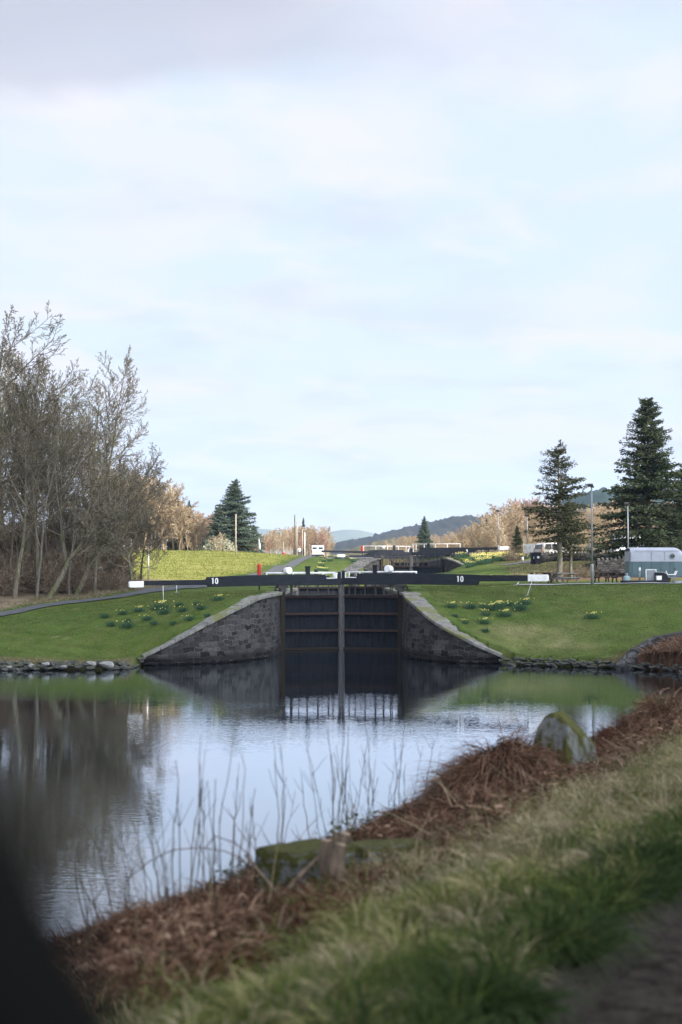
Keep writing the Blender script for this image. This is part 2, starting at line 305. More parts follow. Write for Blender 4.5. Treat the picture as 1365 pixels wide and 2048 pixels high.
M['trim_black'] = mat('car_trim', (.006,.006,.0055), rough=1, spec=0)
M['dark_cloth'] = mat('dark_cloth', (.02,.02,.025), rough=.95)
M['white_cloth'] = mat('white_cloth', (.6,.6,.62), rough=.9)
M['skin'] = mat('skin', (.45,.28,.2), rough=.6)
M['hair'] = mat('hair', (.04,.025,.015), rough=.8)
def moss_stone(name, stone, moss, lo=.35, s=4.0):
    m = bpy.data.materials.new(name); m.use_nodes = True; nt = m.node_tree; n = nt.nodes; l = nt.links; b = n['Principled BSDF']; b.inputs['Roughness'].default_value = .95
    b.inputs['Specular IOR Level'].default_value = .1
    tc = n.new('ShaderNodeTexCoord'); t = n.new('ShaderNodeTexNoise'); t.inputs['Scale'].default_value = s; t.inputs['Detail'].default_value = 8; l.new(tc.outputs['Object'], t.inputs[0])
    ge = n.new('ShaderNodeNewGeometry'); sp = n.new('ShaderNodeSeparateXYZ'); l.new(ge.outputs['Normal'], sp.inputs[0])
    a = n.new('ShaderNodeMath'); a.operation = 'MULTIPLY_ADD'; a.inputs[1].default_value = .35; l.new(sp.outputs[2], a.inputs[0]); l.new(t.outputs[0], a.inputs[2])
    r = n.new('ShaderNodeMapRange'); r.inputs[1].default_value = lo + .25; r.inputs[2].default_value = lo + .36; l.new(a.outputs[0], r.inputs[0])
    t2 = n.new('ShaderNodeTexNoise'); t2.inputs['Scale'].default_value = s * 3; t2.inputs['Detail'].default_value = 6; l.new(tc.outputs['Object'], t2.inputs[0])
    x1 = n.new('ShaderNodeMix'); x1.data_type = 'RGBA'; l.new(t2.outputs[0], x1.inputs[0]); x1.inputs[6].default_value = (*[c * .45 for c in stone], 1); x1.inputs[7].default_value = (*[c * 1.5 for c in stone], 1)
    x2 = n.new('ShaderNodeMix'); x2.data_type = 'RGBA'; l.new(t2.outputs[0], x2.inputs[0]); x2.inputs[6].default_value = (*[c * .4 for c in moss], 1); x2.inputs[7].default_value = (*[c * 1.5 for c in moss], 1)
    x = n.new('ShaderNodeMix'); x.data_type = 'RGBA'; l.new(r.outputs[0], x.inputs[0]); l.new(x1.outputs[2], x.inputs[6]); l.new(x2.outputs[2], x.inputs[7]); l.new(x.outputs[2], b.inputs['Base Color'])
    bp = n.new('ShaderNodeBump'); bp.inputs['Distance'].default_value = .03; l.new(t2.outputs[0], bp.inputs['Height']); l.new(bp.outputs[0], b.inputs['Normal'])
    return m
M['mossy'] = moss_stone('mossy_stone', (.135,.142,.132), (.055,.057,.016), .26, 4.5)
M['mossy_slab'] = moss_stone('mossy_slab', (.11,.115,.11), (.048,.05,.014), .17, 5.0)
M['edge_stone'] = moss_stone('edge_stone', (.075,.074,.07), (.05,.06,.02), .5, 3)
M['edge_pale'] = moss_stone('edge_pale', (.24,.235,.22), (.07,.08,.03), .55, 3)
def water_mat():
    m = bpy.data.materials.new('canal_water'); m.use_nodes = True; nt = m.node_tree; n = nt.nodes; l = nt.links; n.clear()
    out = n.new('ShaderNodeOutputMaterial'); g = n.new('ShaderNodeBsdfGlossy'); g.inputs['Roughness'].default_value = .02; g.inputs[0].default_value = (.83,.89,.97,1)
    d = n.new('ShaderNodeBsdfDiffuse'); d.inputs[0].default_value = (.008,.008,.006,1)
    lw = n.new('ShaderNodeLayerWeight'); lw.inputs[0].default_value = .5; fr = n.new('ShaderNodeValToRGB'); e_ = fr.color_ramp.elements; e_[0].position = 0; e_[0].color = (.03,.03,.03,1); e_[1].position = .97; e_[1].color = (.95,.95,.95,1); x_ = e_.new(.76); x_.color = (.55,.55,.55,1); x_ = e_.new(.87); x_.color = (.84,.84,.84,1); l.new(lw.outputs['Facing'], fr.inputs[0])
    mx = n.new('ShaderNodeMixShader'); l.new(fr.outputs[0], mx.inputs[0]); l.new(d.outputs[0], mx.inputs[1]); l.new(g.outputs[0], mx.inputs[2]); l.new(mx.outputs[0], out.inputs[0])
    tc = n.new('ShaderNodeTexCoord')
    def nz(sc_, st, det):
        mp = n.new('ShaderNodeMapping'); mp.inputs['Scale'].default_value = st; l.new(tc.outputs['Object'], mp.inputs[0])
        t = n.new('ShaderNodeTexNoise'); t.inputs['Scale'].default_value = sc_; t.inputs['Detail'].default_value = det; l.new(mp.outputs[0], t.inputs[0]); return t.outputs[0]
    rip = nz(5.5, (.8, 1.2, 1), 2); swell = nz(.9, (.7, 1.2, 1), 2); patch = nz(.09, (1, 1, 1), 2)
    pr = n.new('ShaderNodeMapRange'); pr.inputs[1].default_value = .42; pr.inputs[2].default_value = .62; pr.inputs[3].default_value = .25; pr.inputs[4].default_value = 1; l.new(patch, pr.inputs[0])
    mu = n.new('ShaderNodeMath'); mu.operation = 'MULTIPLY'; l.new(rip, mu.inputs[0]); l.new(pr.outputs[0], mu.inputs[1])
    b1 = n.new('ShaderNodeBump'); b1.inputs['Distance'].default_value = .0045; l.new(mu.outputs[0], b1.inputs['Height'])
    b2 = n.new('ShaderNodeBump'); b2.inputs['Distance'].default_value = .002; l.new(swell, b2.inputs['Height']); l.new(b1.outputs[0], b2.inputs['Normal'])
    for s in (g, d): l.new(b2.outputs[0], s.inputs['Normal'])
    return m
M['water'] = water_mat()
# ------------------------------------------------------------------ terrain
def vnoise(x, y, s=1.0, seed=0):
    r = np.random.default_rng(seed); o = 0; a = 1.0; tot = 0
    for k in range(5):
        f = s * 1.9 ** k
        th = r.uniform(0, 6.28, 3); ph = r.uniform(0, 6.28, 3)
        o = o + a * sum(np.sin(f * (np.cos(t) * x + np.sin(t) * y) + p + 1.3 * np.sin(.7 * f * (np.sin(t) * x - np.cos(t) * y) + p * 2)) for t, p in zip(th, ph)) / 3
        tot += a; a *= .6
    return o / tot
WL = [(-10.3,73.4,.42),(-8.8,73.9,1.15),(-7.0,75,2.12),(-5.6,76.9,2.85),(-4.55,79.5,3.40),(-3.9,82,3.52),(-3.65,84.5,3.56),(-3.65,88.6,3.56)]
WR = [(8.5,74.7,.40),(7.2,75.0,.95),(5.9,75.9,1.62),(5.0,77.0,2.15),(4.2,79,2.85),(3.75,81.2,3.3),(3.65,83.2,3.56),(3.65,88.6,3.56)]
CTRL = [(-17,70.3,.42),(-30,70,.42),(-60,69,.5),(-11,71.5,.42),(-17,77,1.45),(-20,84,2.3),(-13.5,78,1.75),(-14.3,92,3.2),(-12.5,100,3.6),(-9,81,2.7),(-5.6,85,3.45),(-5.5,90,3.5),(-9,87,3.35),
 (-10,93,3.5),(-9.5,112,4.0),(-7.4,130,4.75),(-6.4,150,5.6),(-5,170,6.3),(-3,200,6.83),(-3,226,7.3),(-3,250,7.6),(2,226,7.3),(-9,226,7.6),(-40,80,2.2),(-25,90,3.0),(-22,97,3.5),(-30,110,4.2),(-20,130,4.7),(-27,190,8.0),(-22,160,6.5),
 (-9.5,190,7.45),(-14,190,7.8),(-45,190,8.4),(-45,150,6.6),(-60,100,4),(-90,140,6),(-16,115,4.1),(-14,150,5.75),(-9,170,6.6),(-5,118,3.7),(-5,105,3.55),(-3,140,4.5),(1,156,4.7),(3.5,166,6.3),(2,175,6.6),(3,200,6.8),
 (15,71.3,.42),(10,75,.55),(22,71,.6),(12,78,1.6),(8.3,80,2.3),(6,84.5,3.4),(6,89,3.8),(12,85.5,3.35),(18,84,3.3),(25,84,3.4),(10,91,3.95),(18,90,3.95),(25,90,4.0),(10,105,4.0),(25,105,4.05),(40,95,4.15),(40,110,4.4),
 (6,98,3.85),(6,108,3.8),(5,118,3.75),(20,134,5.95),(30,134,5.95),(40,134,6.1),(24,114,4.5),(17,114,4.25),(33,114,4.6),(9,128,4.3),(12,146,5.0),(16,154,6.5),(14,166,6.65),(20,146,6.3),(25,160,6.9),(22,200,7.2),(12,200,7.0),(50,160,7.2),(13,160,6.0),
 (0,280,8.0),(30,280,8),(-30,280,9),(60,220,9),(-60,240,9.5),(90,140,7)] + [(p[0]-1.0,p[1]+.5,p[2]-.04) for p in WL[:-1]] + [(p[0]+1.2,p[1]+.6,p[2]) for p in WR[:-1]]
_C = np.array(CTRL); _A = np.hypot(_C[:,None,0]-_C[None,:,0], _C[:,None,1]-_C[None,:,1])
_K = np.zeros((len(_C)+3,)*2); n_ = len(_C); _K[:n_,:n_] = _A + np.eye(n_)*0.0; _K[:n_,n_:] = np.c_[np.ones(n_), _C[:,:2]/100]; _K[n_:,:n_] = _K[:n_,n_:].T
_w = np.linalg.solve(_K, np.r_[_C[:,2], 0, 0, 0])
def rbf(x, y):
    sh = np.shape(x); x = np.ravel(x).astype(float); y = np.ravel(y).astype(float); o = np.empty(len(x))
    for i in range(0, len(x), 20000):
        xx, yy = x[i:i+20000], y[i:i+20000]
        o[i:i+20000] = np.hypot(xx[:,None]-_C[None,:,0], yy[:,None]-_C[None,:,1]) @ _w[:n_] + _w[n_] + _w[n_+1]*xx/100 + _w[n_+2]*yy/100
    return o.reshape(sh)
def near_st(x, y): return -.902*(x-.46)+.432*(y-4.1), .432*(x-.46)+.902*(y-4.1)
SN, ZN = [-200,-8,-.25,.05,.5,1.5,2.6,3.4,5.5,7.2,9], [3.3,3.34,3.34,3.42,3.38,3.12,2.78,2.45,.3,-1.2,-2]
def h_near(x, y):
    s, t = near_st(x, y)
    z = np.interp(s, SN, ZN)
    w = np.clip((s-.1)/.6, 0, 1) * np.clip((6-s)/2, 0, 1)
    return z + .07 * w * vnoise(x, y, 1.9, 3) + .05 * w * vnoise(x, y, 5, 4) - .10*np.clip((s-.0)/.3,0,1)*np.clip((.8-s)/.4,0,1)*np.clip(vnoise(t, t*0, .9, 9),0,1)
EDX, EDY = [-200,-60,-17,-10.6,-10.3,-10.25], [64,66,69.6,70.6,73.0,73.4]
ERX, ERY = [8.45,8.6,15,17,20,26,60,200], [74.6,73.8,70.4,67,61,57,52,50]
def canal_x(y):
    xl = np.interp(y, [73.4]+[p[1] for p in WL[1:]]+[118,123,148,157,163,169,230,260], [p[0] for p in WL]+[-3.65,-4.6,-2.5,1.6,3.6,4.85,4.85,4.85]) 
    xr = np.interp(y, [p[1] for p in WR]+[118,123,148,157,163,169,230,260], [p[0] for p in WR]+[3.65,5,11,14.6,13.3,12.15,12.15,12.15])
    return xl, xr
def in_canal(x, y):
    xl, xr = canal_x(y-.4*(y < 86)); lo = (x < 0) & (y < np.interp(x, EDX, EDY)); ro = (x >= 0) & (y < np.interp(x, ERX, ERY))
    mid = (y >= 73) & (y < 232) & (x > xl - .35) & (x < xr + .35)
    mid2 = (x > -10.25) & (x < 8.45) & (y < np.where(x < 0, 74.0, 75.15))
    return lo | ro | mid | mid2
def h_far(x, y):
    z = rbf(x, np.minimum(y, 290)); f = np.clip((y-250)/150, 0, 1); z = z*(1-f) + f*9
    g = np.clip((np.abs(x)-70)/60, 0, 1); z = z*(1-g) + g*np.clip(z, .4, 9)
    z = z + (.09*vnoise(x, y, .7, 5)+.035*vnoise(x, y, 2.6, 15))*np.clip((y-68)/8, 0, 1)
    # bracken knoll on the right hand water edge
    z = z + 1.15*np.exp(-(((x-17.5)/2.7)**2+((y-69.5)/3.2)**2))
    return np.where(in_canal(x, y), -2.0, z)
def height(x, y):
    x = np.asarray(x, float); y = np.asarray(y, float)
    return np.where(y < 45, h_near(x, y), np.maximum(h_near(x, y), h_far(x, y)))
def hz(x, y): return float(height(np.array([x]), np.array([y]))[0])
def GP(px, py, y0=3.0, y1=400):
    """the ground point seen at a pixel of the photograph"""
    d = P(px, py, 1.0) - Vector((0, 0, CZ)); ys = np.concatenate([np.arange(y0, 40, .05), np.arange(40, y1, .25)]); xs = d.x*ys; zs = CZ+d.z*ys
    hit = np.nonzero(zs <= height(xs, ys))[0]; k = hit[0] if len(hit) else -1
    return Vector((xs[k], ys[k], float(height(xs[k:k+1] if k >= 0 else xs[-1:], ys[k:k+1] if k >= 0 else ys[-1:])[0])))
def spans(*seg):
    o = []
    for a, b, st in seg: o.append(np.arange(a, b, st))
    return np.concatenate(o)
gx = spans((-4000,-600,400),(-600,-120,30),(-120,-45,3),(-45,-24,.7),(-24,24,.3),(24,45,.7),(45,120,3),(120,600,30),(600,4001,400))
gy = spans((-60,-6,3),(-6,30,.22),(30,64,1),(64,100,.3),(100,132,.6),(132,235,1.2),(235,400,5),(400,1000,50),(1000,9001,500))
X, Y = np.meshgrid(gx, gy); Z = height(X, Y)
def path_x(y): return np.interp(y, [70,84,92,100,112,130,150,170,200,260], [-34,-20.2,-14.3,-12.6,-9.9,-7.6,-6.3,-5,-2.2,0])
def ground_col(X, Y):
    n1 = vnoise(X, Y, .35, 21); n2 = vnoise(X, Y, 1.3, 22); n3 = vnoise(X, Y, .12, 23)
    C = np.empty(X.shape+(4,)); C[..., 3] = 1
    def put(w, c):
        w = np.clip(w, 0, 1)[..., None]; C[..., :3] = C[..., :3]*(1-w)+w*np.array(c)
    C[..., :3] = (.072,.11,.024)
    put((n1*.8+n2*.4+.25), (.098,.122,.03)); put((n2*.9+n3*.6-.15), (.145,.142,.055)); put((n3+n2*.5-.35)*2, (.052,.086,.018)); n4 = vnoise(X, Y, 3.1, 24); put(np.clip(n4-.05, 0, 1)*.9, (.13,.125,.05)); put(np.clip(-n4-.15, 0, 1)*1.1, (.045,.075,.017))
    # worn dry patch in the middle of the right bank
    put((1-((X-11)/4.5)**2-((Y-77)/3)**2)*.8*(.6+n2), (.23,.21,.10))
    low = np.clip((72.6-Y)/1.2, 0, 1)*(Y > 60); put(low*(.7+n2), (.13,.11,.055))
    px = path_x(Y)
    hill = np.clip((px-1.5-X)/2, 0, 1)*np.clip((Y-112)/5, 0, 1)
    put(hill, (.26,.26,.075)); put(hill*np.clip(.4+n1, 0, 1)*.9, (.33,.30,.10)); put(hill*np.clip(n2+n3-.25,0,1), (.15,.17,.04))
    litter = np.clip((px-1.6-X+n2)/1.2, 0, 1)*np.clip((122-Y+n2*3-(X+14)*.6)/5, 0, 1)*(Y > 72)*np.clip((Y-77)/3,0,1)
    put(litter, (.23,.18,.12)); put(litter*np.clip(n2+.2,0,1), (.10,.07,.045))
    put(litter*np.clip((px+1.2-X)/1-1.5,0,1)*0, (.2,.2,.1))
    rb = np.clip((X-15+n2*2)/3, 0, 1)*np.clip((Y-109)/4, 0, 1); put(rb, (.17,.155,.06)); put(rb*np.clip(n2+n1,0,1), (.12,.12,.035))
    put(rb*np.clip((119-Y)/3,0,1), (.19,.11,.075))
    put(np.clip((Y-205)/20, 0, 1), (.12,.10,.05))
    put(np.clip((X-13.6)/1, 0, 1)*np.clip((74-Y)/2,0,1)*(Y > 50), (.10,.055,.035))
    s, t = near_st(X, Y); nr = (Y < 45) | (s < 9)
    C[nr, :3] = C[nr, :3]*0 + np.array((.085,.115,.04))
    put(nr*np.clip((s-1.4+n2*.3)/.3, 0, 1), (.055,.035,.02)); put(nr*np.clip((n2+n1)*1.2,0,1)*(s<1.7), (.13,.11,.055))
    put(nr*np.clip((.35-s)/.3, 0, 1), (.035,.03,.025))
    put(Z < -.3, (.02,.018,.012))
    return C
nx, ny = len(gx), len(gy); idx = np.arange(nx*ny).reshape(ny, nx)
q = np.stack([idx[:-1,:-1], idx[:-1,1:], idx[1:,1:], idx[1:,:-1]], -1).reshape(-1, 4)
g = mesh_np('ground', np.c_[X.ravel(), Y.ravel(), Z.ravel()], q, M['ground'], attrs={'Col': ('FLOAT_COLOR', ground_col(X, Y).reshape(-1, 4))}, smooth=True)
g['kind'] = 'structure'
def strip(name, mat_, c, w, off=.05, nacross=6):
    """a ribbon of road laid over the ground along centre points c (x, y)"""
    c = np.array(c, float); d = np.gradient(c, axis=0); d /= np.linalg.norm(d, axis=1)[:, None]; nrm = np.c_[d[:,1], -d[:,0]]
    w = np.broadcast_to(w, (len(c),)); a = np.linspace(-.5, .5, nacross+1)
    Pp = c[:,None,:]+nrm[:,None,:]*a[None,:,None]*w[:,None,None]; zz = height(Pp[...,0], Pp[...,1])+off
    V = np.c_[Pp.reshape(-1, 2), zz.ravel()]; m = nacross+1; ii = np.arange(len(c)*m).reshape(len(c), m)
    F = np.stack([ii[:-1,:-1], ii[:-1,1:], ii[1:,1:], ii[1:,:-1]], -1).reshape(-1, 4)
    o = mesh_np(name, V, F, mat_, smooth=True); o['kind'] = 'structure'; return o
yy = np.arange(72, 262, .5); strip('path', M['path'], np.c_[path_x(yy), yy], np.interp(yy,[72,96,100,106,112,260],[1.2,1.3,2.6,2.6,1.3,1.3]), .06)
yy = np.arange(175, 300, 2.0); strip('gravel_yard', M['path'], np.c_[1.5+0*yy+(yy-175)*.02, yy], 7.5, .07)
xx = np.arange(11.5, 34, .5); strip('paving', M['paving'], np.c_[xx, 92.6+0*xx], 1.6, .06, 4)
xx = np.arange(-30, 80, 2.0); strip('parking_road', M['path'], np.c_[16+(xx+30)*.7, 141+0*xx], 7, .05, 4)
tt = np.arange(-30, 60, 1.0); off = 2.9
MB_road = strip('road', M['asphalt'], np.c_[.46+.432*tt+.902*off, 4.1+.902*tt-.432*off], 5.4, .03, 8)
def water_sheet(name, x0, x1, y0, y1, z):
    xs = np.linspace(x0, x1, 3); ys = np.linspace(y0, y1, 3); A, B = np.meshgrid(xs, ys); ii = np.arange(9).reshape(3, 3)
    F = np.stack([ii[:-1,:-1], ii[:-1,1:], ii[1:,1:], ii[1:,:-1]], -1).reshape(-1, 4)
    o = mesh_np(name, np.c_[A.ravel(), B.ravel(), np.full(9, z)], F, M['water']); o['kind'] = 'structure'
water_sheet('canal_water', -200, 90, -20, 118, 0.0)
water_sheet('upper_pound_water', -7, 17, 118.8, 230, 3.0)
# ------------------------------------------------------------------ distant hills
def hill(name, pts, Yd, depth, mat_, rough=0, z0=5, step=None, seed=0):
    """pts: ridge line in pixels at distance Yd; a rounded ridge body with real depth"""
    p3 = [P(a, b, Yd) for a, b in pts]; xs = np.array([p.x for p in p3]); zs = np.array([p.z for p in p3])
    X_ = np.arange(xs[0], xs[-1], step or (Yd*.0007)); v = np.linspace(-1, 1, 41); top = np.interp(X_, xs, zs)
    k = np.ones(9)/9; top = np.convolve(np.pad(top, 4, 'edge'), k, 'valid')
    A, B = np.meshgrid(X_, v); prof = np.cos(B*math.pi/2)**.8
    Zt = z0+(top[None, :]-z0)*prof*(1+.10*vnoise(A/Yd*30, B*3, 1.5, seed)*np.sin(B*3.1)) + rough*rng.normal(0, 1, A.shape)*prof
    V = np.c_[A.ravel(), (Yd+B*depth).ravel(), Zt.ravel()]; ii = np.arange(A.size).reshape(A.shape)
    F = np.stack([ii[:-1,:-1], ii[:-1,1:], ii[1:,1:], ii[1:,:-1]], -1).reshape(-1, 4)
    o = mesh_np(name, V, F, mat_, smooth=rough == 0); o['kind'] = 'structure'; return o
M['far_hill'] = mat('far_hill', (.10,.12,.09), (.15,.16,.10), scale=.004, rough=1, spec=0)
M['wood_hill'] = mat('wood_hill', (.025,.03,.024), (.05,.045,.035), scale=.02, rough=1, spec=0)
M['olive_hill'] = mat('olive_hill', (.10,.09,.055), (.14,.12,.075), scale=.05, rough=1, spec=0)
M['fir_hill'] = mat('fir_hill', (.02,.035,.022), (.03,.045,.03), scale=.05, rough=1, spec=0)
hill('far_hills', [(300,1075),(430,1062),(515,1057),(560,1062),(640,1068),(700,1060),(735,1064),(790,1082),(900,1095),(1100,1090)], 5200, 900, M['far_hill'], .6, 5, 12)
hill('wooded_hill', [(560,1118),(655,1092),(690,1086),(740,1076),(790,1062),(830,1052),(870,1044),(905,1037),(950,1037),(1010,1036),(1080,1042),(1200,1050),(1400,1060)], 1900, 500, M['wood_hill'], 1.6, 5, 3.2)
hill('low_wooded_hill', [(690,1105),(730,1092),(770,1080),(810,1076),(850,1080),(900,1092),(960,1100)], 720, 120, M['olive_hill'], .5, 5, 1.0)
hill('fir_ridge', [(1040,1055),(1100,1020),(1150,990),(1185,982),(1230,980),(1300,985),(1450,990),(1600,1000)], 1500, 350, M['fir_hill'], 1.2, 5, 3.0)
# ------------------------------------------------------------------ trees
class Branches:
    def __init__(s): s.V = []; s.F = []; s.r = []; s.n = 0
    def tube(s, pts, r0, r1, sides, rnd):
        k = len(pts); rad = np.linspace(r0, r1, k); t = np.gradient(pts, axis=0); t /= np.linalg.norm(t, axis=1)[:, None]+1e-9
        up = np.array([.3, .2, .93]) if abs(t[0,2]) < .8 else np.array([1., .1, 0]); a = np.cross(t, up); a /= np.linalg.norm(a, axis=1)[:, None]+1e-9; b = np.cross(t, a)
        an = np.arange(sides)*2*math.pi/sides
        ring = pts[:,None,:]+rad[:,None,None]*(a[:,None,:]*np.cos(an)[None,:,None]+b[:,None,:]*np.sin(an)[None,:,None])
        s.V.append(ring.reshape(-1, 3)); i = s.n+np.arange(k*sides).reshape(k, sides); j = np.roll(i, -1, axis=1)
        s.F.append(np.stack([i[:-1], j[:-1], j[1:], i[1:]], -1).reshape(-1, 4)); s.r.append(np.full(k*sides, rnd)); s.n += k*sides
    def arrays(s): return np.concatenate(s.V), np.concatenate(s.F), np.concatenate(s.r)
def grow(B, r, p, d, L, rad, lv, maxlv, cfg, sides):
    k = cfg['seg'][lv]; pts = [p]; dd = d.copy(); st = L/k
    for i in range(k):
        dd = dd+r.normal(0, cfg['wig'][lv], 3)+np.array([0, 0, cfg['up'][lv]]); dd /= np.linalg.norm(dd); pts.append(pts[-1]+dd*st)
    pts = np.array(pts); r1 = max(rad*cfg['tap'][lv], cfg['rmin'])
    B[0 if lv == 0 else 1].tube(pts, max(rad, cfg['rmin']), r1, sides[lv], r.random())
    if lv == maxlv: return
    nb = cfg['n'][lv]; nb = int(round(nb*(.8+.4*r.random())))
    for i in range(nb):
        f = cfg['from'][lv]+(1-cfg['from'][lv])*((i+r.random())/nb); q = f*k; a = min(int(q), k-1); w = q-a; bp = pts[a]*(1-w)+pts[a+1]*w
        td = pts[a+1]-pts[a]; td /= np.linalg.norm(td); ph = i*2.4+r.random()*1.5; ang = cfg['ang'][lv]*(.7+.6*r.random())*(1.15-.45*f)
        u = np.cross(td, [0.13, .2, 1.0] if abs(td[2]) < .9 else [1., 0, 0]); u /= np.linalg.norm(u); v = np.cross(td, u)
        nd = td*math.cos(ang)+(u*math.cos(ph)+v*math.sin(ph))*math.sin(ang)
        grow(B, r, bp, nd, L*cfg['len'][lv]*(.6+.6*r.random())*(1-cfg['short'][lv]*f), rad*(1-(1-cfg['tap'][lv])*f)*cfg['rr'][lv], lv+1, maxlv, cfg, sides)
BROAD = dict(seg=[9,6,5,4,3], wig=[.05,.09,.12,.14,.16], up=[.03,.06,.05,.04,.03], tap=[.12,.15,.2,.3,.5], rmin=.0125, n=[20,11,7,4], ang=[.95,.8,.75,.7], len=[.52,.44,.44,.5], rr=[.5,.5,.55,.6], short=[.55,.5,.5,.4], **{'from': [.28,.2,.15,.15]})
SPREAD = dict(BROAD, n=[12,11,9,5], ang=[1.0,.8,.8,.7], len=[.75,.45,.4,.45], wig=[.09,.2,.2,.2,.25], short=[.35,.4,.4,.4], up=[.0,.05,.04,.04,.02]); SPREAD['from'] = [.3,.15,.15,.15]
TALL = dict(BROAD, n=[22,10,7,5], ang=[.6,.65,.7,.65], len=[.36,.42,.45,.5], short=[.45,.5,.5,.4])
POLE = dict(BROAD, n=[9,6,5], ang=[.45,.6,.7], len=[.35,.5,.5], seg=[8,5,4,3], wig=[.08,.12,.15,.2], rmin=.009)
BUSH = dict(seg=[3,5,4,3], wig=[.05,.16,.2,.2], up=[0,.06,.05,.03], tap=[.7,.2,.3,.5], rmin=.009, n=[16,9,7], ang=[.85,.8,.8], len=[3.0,.45,.5], rr=[.6,.5,.6], short=[0,.4,.4], **{'from': [.1,.15,.15]})
def tree_proto(name, cfg, H, rad, lv, seed, bark, twig, lean=(0, 0), sides=(8,5,4,3,3)):
    r = np.random.default_rng(seed); B = [Branches(), Branches()]
    d = np.array([lean[0], lean[1], 1.0]); d /= np.linalg.norm(d)
    grow(B, r, np.array([0, 0, -.2]), d, H, rad, 0, lv, cfg, sides)
    out = []
    for b, nm, mt in ((B[0], 'trunk', bark), (B[1], 'crown', twig)):
        V, F, q_ = b.arrays(); me_o = mesh_np(nm, V, F, mt, attrs={'rnd': ('FLOAT', q_)}, smooth=False)
        if nm == 'trunk': me_o.data.polygons.foreach_set('use_smooth', np.ones(len(me_o.data.polygons), bool))
        sc.collection.objects.unlink(me_o); me = me_o.data; bpy.data.objects.remove(me_o); out.append((nm, me))
    return out
def place_tree(proto, name, loc, s, rz, label, cat='tree', group=None, tilt=(0, 0), sz=None):
    e = empty(name, loc, label, cat, group); e.rotation_euler = (tilt[0], tilt[1], rz); e.scale = (s, s, s*(sz or 1))
    for nm, me in proto: link(bpy.data.objects.new(nm, me), e)
    return e
def conifer_proto(H, Rb, seed, needle, bare=.0, gap=.18, droop=.25, dens=1.0, power=.8, size=1.0):
    r = np.random.default_rng(seed); T = Branches(); Vn = []; Fn = []; rn = []; cnt = 0
    hs = np.linspace(0, H, 14); T.tube(np.c_[.04*np.sin(hs), .04*np.cos(hs*1.3), hs], .019*H, .01, 8, .5); z = bare*H; W_ = []
    while z < H*.985:
        f = (z-bare*H)/(H*(1-bare)); env = Rb*(1-f)**power*(.9 if f > .12 else .65+2*f); nb = r.integers(7, 12)
        a0 = r.random()*6.28
        for k in range(nb):
            if r.random() < gap: continue
            L = env*r.uniform(.4, 1.22)+.12; a = a0+k*6.283/nb+r.normal(0, .2); el = (.45*f-.05)+r.normal(0, .08); nseg = 6
            tt_ = np.linspace(0, 1, nseg); rr_ = L*tt_; zz = z+rr_*el-droop*L*tt_**2*(1-f)+.10*L*tt_**3
            zz = zz+r.normal(0, .024*H); pts = np.c_[np.cos(a)*rr_, np.sin(a)*rr_, zz]; T.tube(pts, .011*H*(1-f)*.6+.012, .006, 3, r.random())
            m = int((13+46*L)*dens); u = r.random(m)**.7*.95+.07; base = np.stack([np.interp(u, tt_, pts[:, c]) for c in range(3)], 1)
            side = r.normal(0, 1, (m, 3)); side[:, 2] = side[:, 2]*.8-.45; out = np.array([np.cos(a), np.sin(a), .05])
            dirn = side*.75+out*.9; dirn /= np.linalg.norm(dirn, axis=1)[:, None]; ln = (.09+.14*r.random(m))*(1-.35*u)*size*(1+.5*(L > 1.5)); wv = np.cross(dirn, r.normal(0, 1, (m, 3))); wv /= np.linalg.norm(wv, axis=1)[:, None]+1e-9
            wd = ln*.26; lat = np.array([-np.sin(a), np.cos(a), 0]); base = base+lat*(r.normal(0, .115, (m, 1))*L*np.sin(np.clip(u, 0, 1)*2.6)[:, None])+np.c_[0*u, 0*u, r.normal(-.02, .05, m)*(1+.5*(L > 1))]; p0 = base; p1 = base+dirn*ln[:,None]*.5+wv*wd[:,None]; p2 = base+dirn*ln[:,None]; p3 = base+dirn*ln[:,None]*.5-wv*wd[:,None]
            Vn.append(np.stack([p0, p1, p2, p3], 1).reshape(-1, 3)); Fn.append(cnt+np.arange(4*m).reshape(m, 4)); rn.append(np.repeat(np.clip(r.random(m)*.6+.3*r.random()+.1, 0, 1), 4)); cnt += 4*m
        z += H*.022*(1.25-f*.75)
    out = []
    for V, F, q_, nm, mt in ((*T.arrays(), 'trunk', M['bark']), (np.concatenate(Vn), np.concatenate(Fn), np.concatenate(rn), 'crown', needle)):
        o = mesh_np(nm, V, F, mt, attrs={'rnd': ('FLOAT', q_)}); sc.collection.objects.unlink(o); me = o.data; bpy.data.objects.remove(o); out.append((nm, me))
    return out
def root(px, py, Yd=None):
    if Yd is None: return GP(px, py)
    x = P(px, py, Yd).x; return Vector((x, Yd, hz(x, Yd)))
tA = tree_proto('a', BROAD, 15, .24, 4, 1, M['bark'], M['twig_moss']); tB = tree_proto('b', TALL, 15, .17, 4, 2, M['bark'], M['twig'])
tC = tree_proto('c', SPREAD, 9, .22, 4, 3, M['bark'], M['twig'], (.35, 0)); tD = tree_proto('d', POLE, 11, .09, 3, 4, M['bark_pale'], M['twig'])
tE = tree_proto('e', POLE, 10, .07, 3, 5, M['bark'], M['twig_red'], (.05, 0)); tF = tree_proto('f', SPREAD, 5.5, .13, 4, 6, M['bark'], M['twig'])
tG = tree_proto('g', BROAD, 15, .22, 4, 8, M['bark'], M['twig'])
bR = tree_proto('bush', BUSH, .6, .05, 3, 7, M['bark'], M['twig_red'])
grp = 'bare trees in the wood on the left bank'
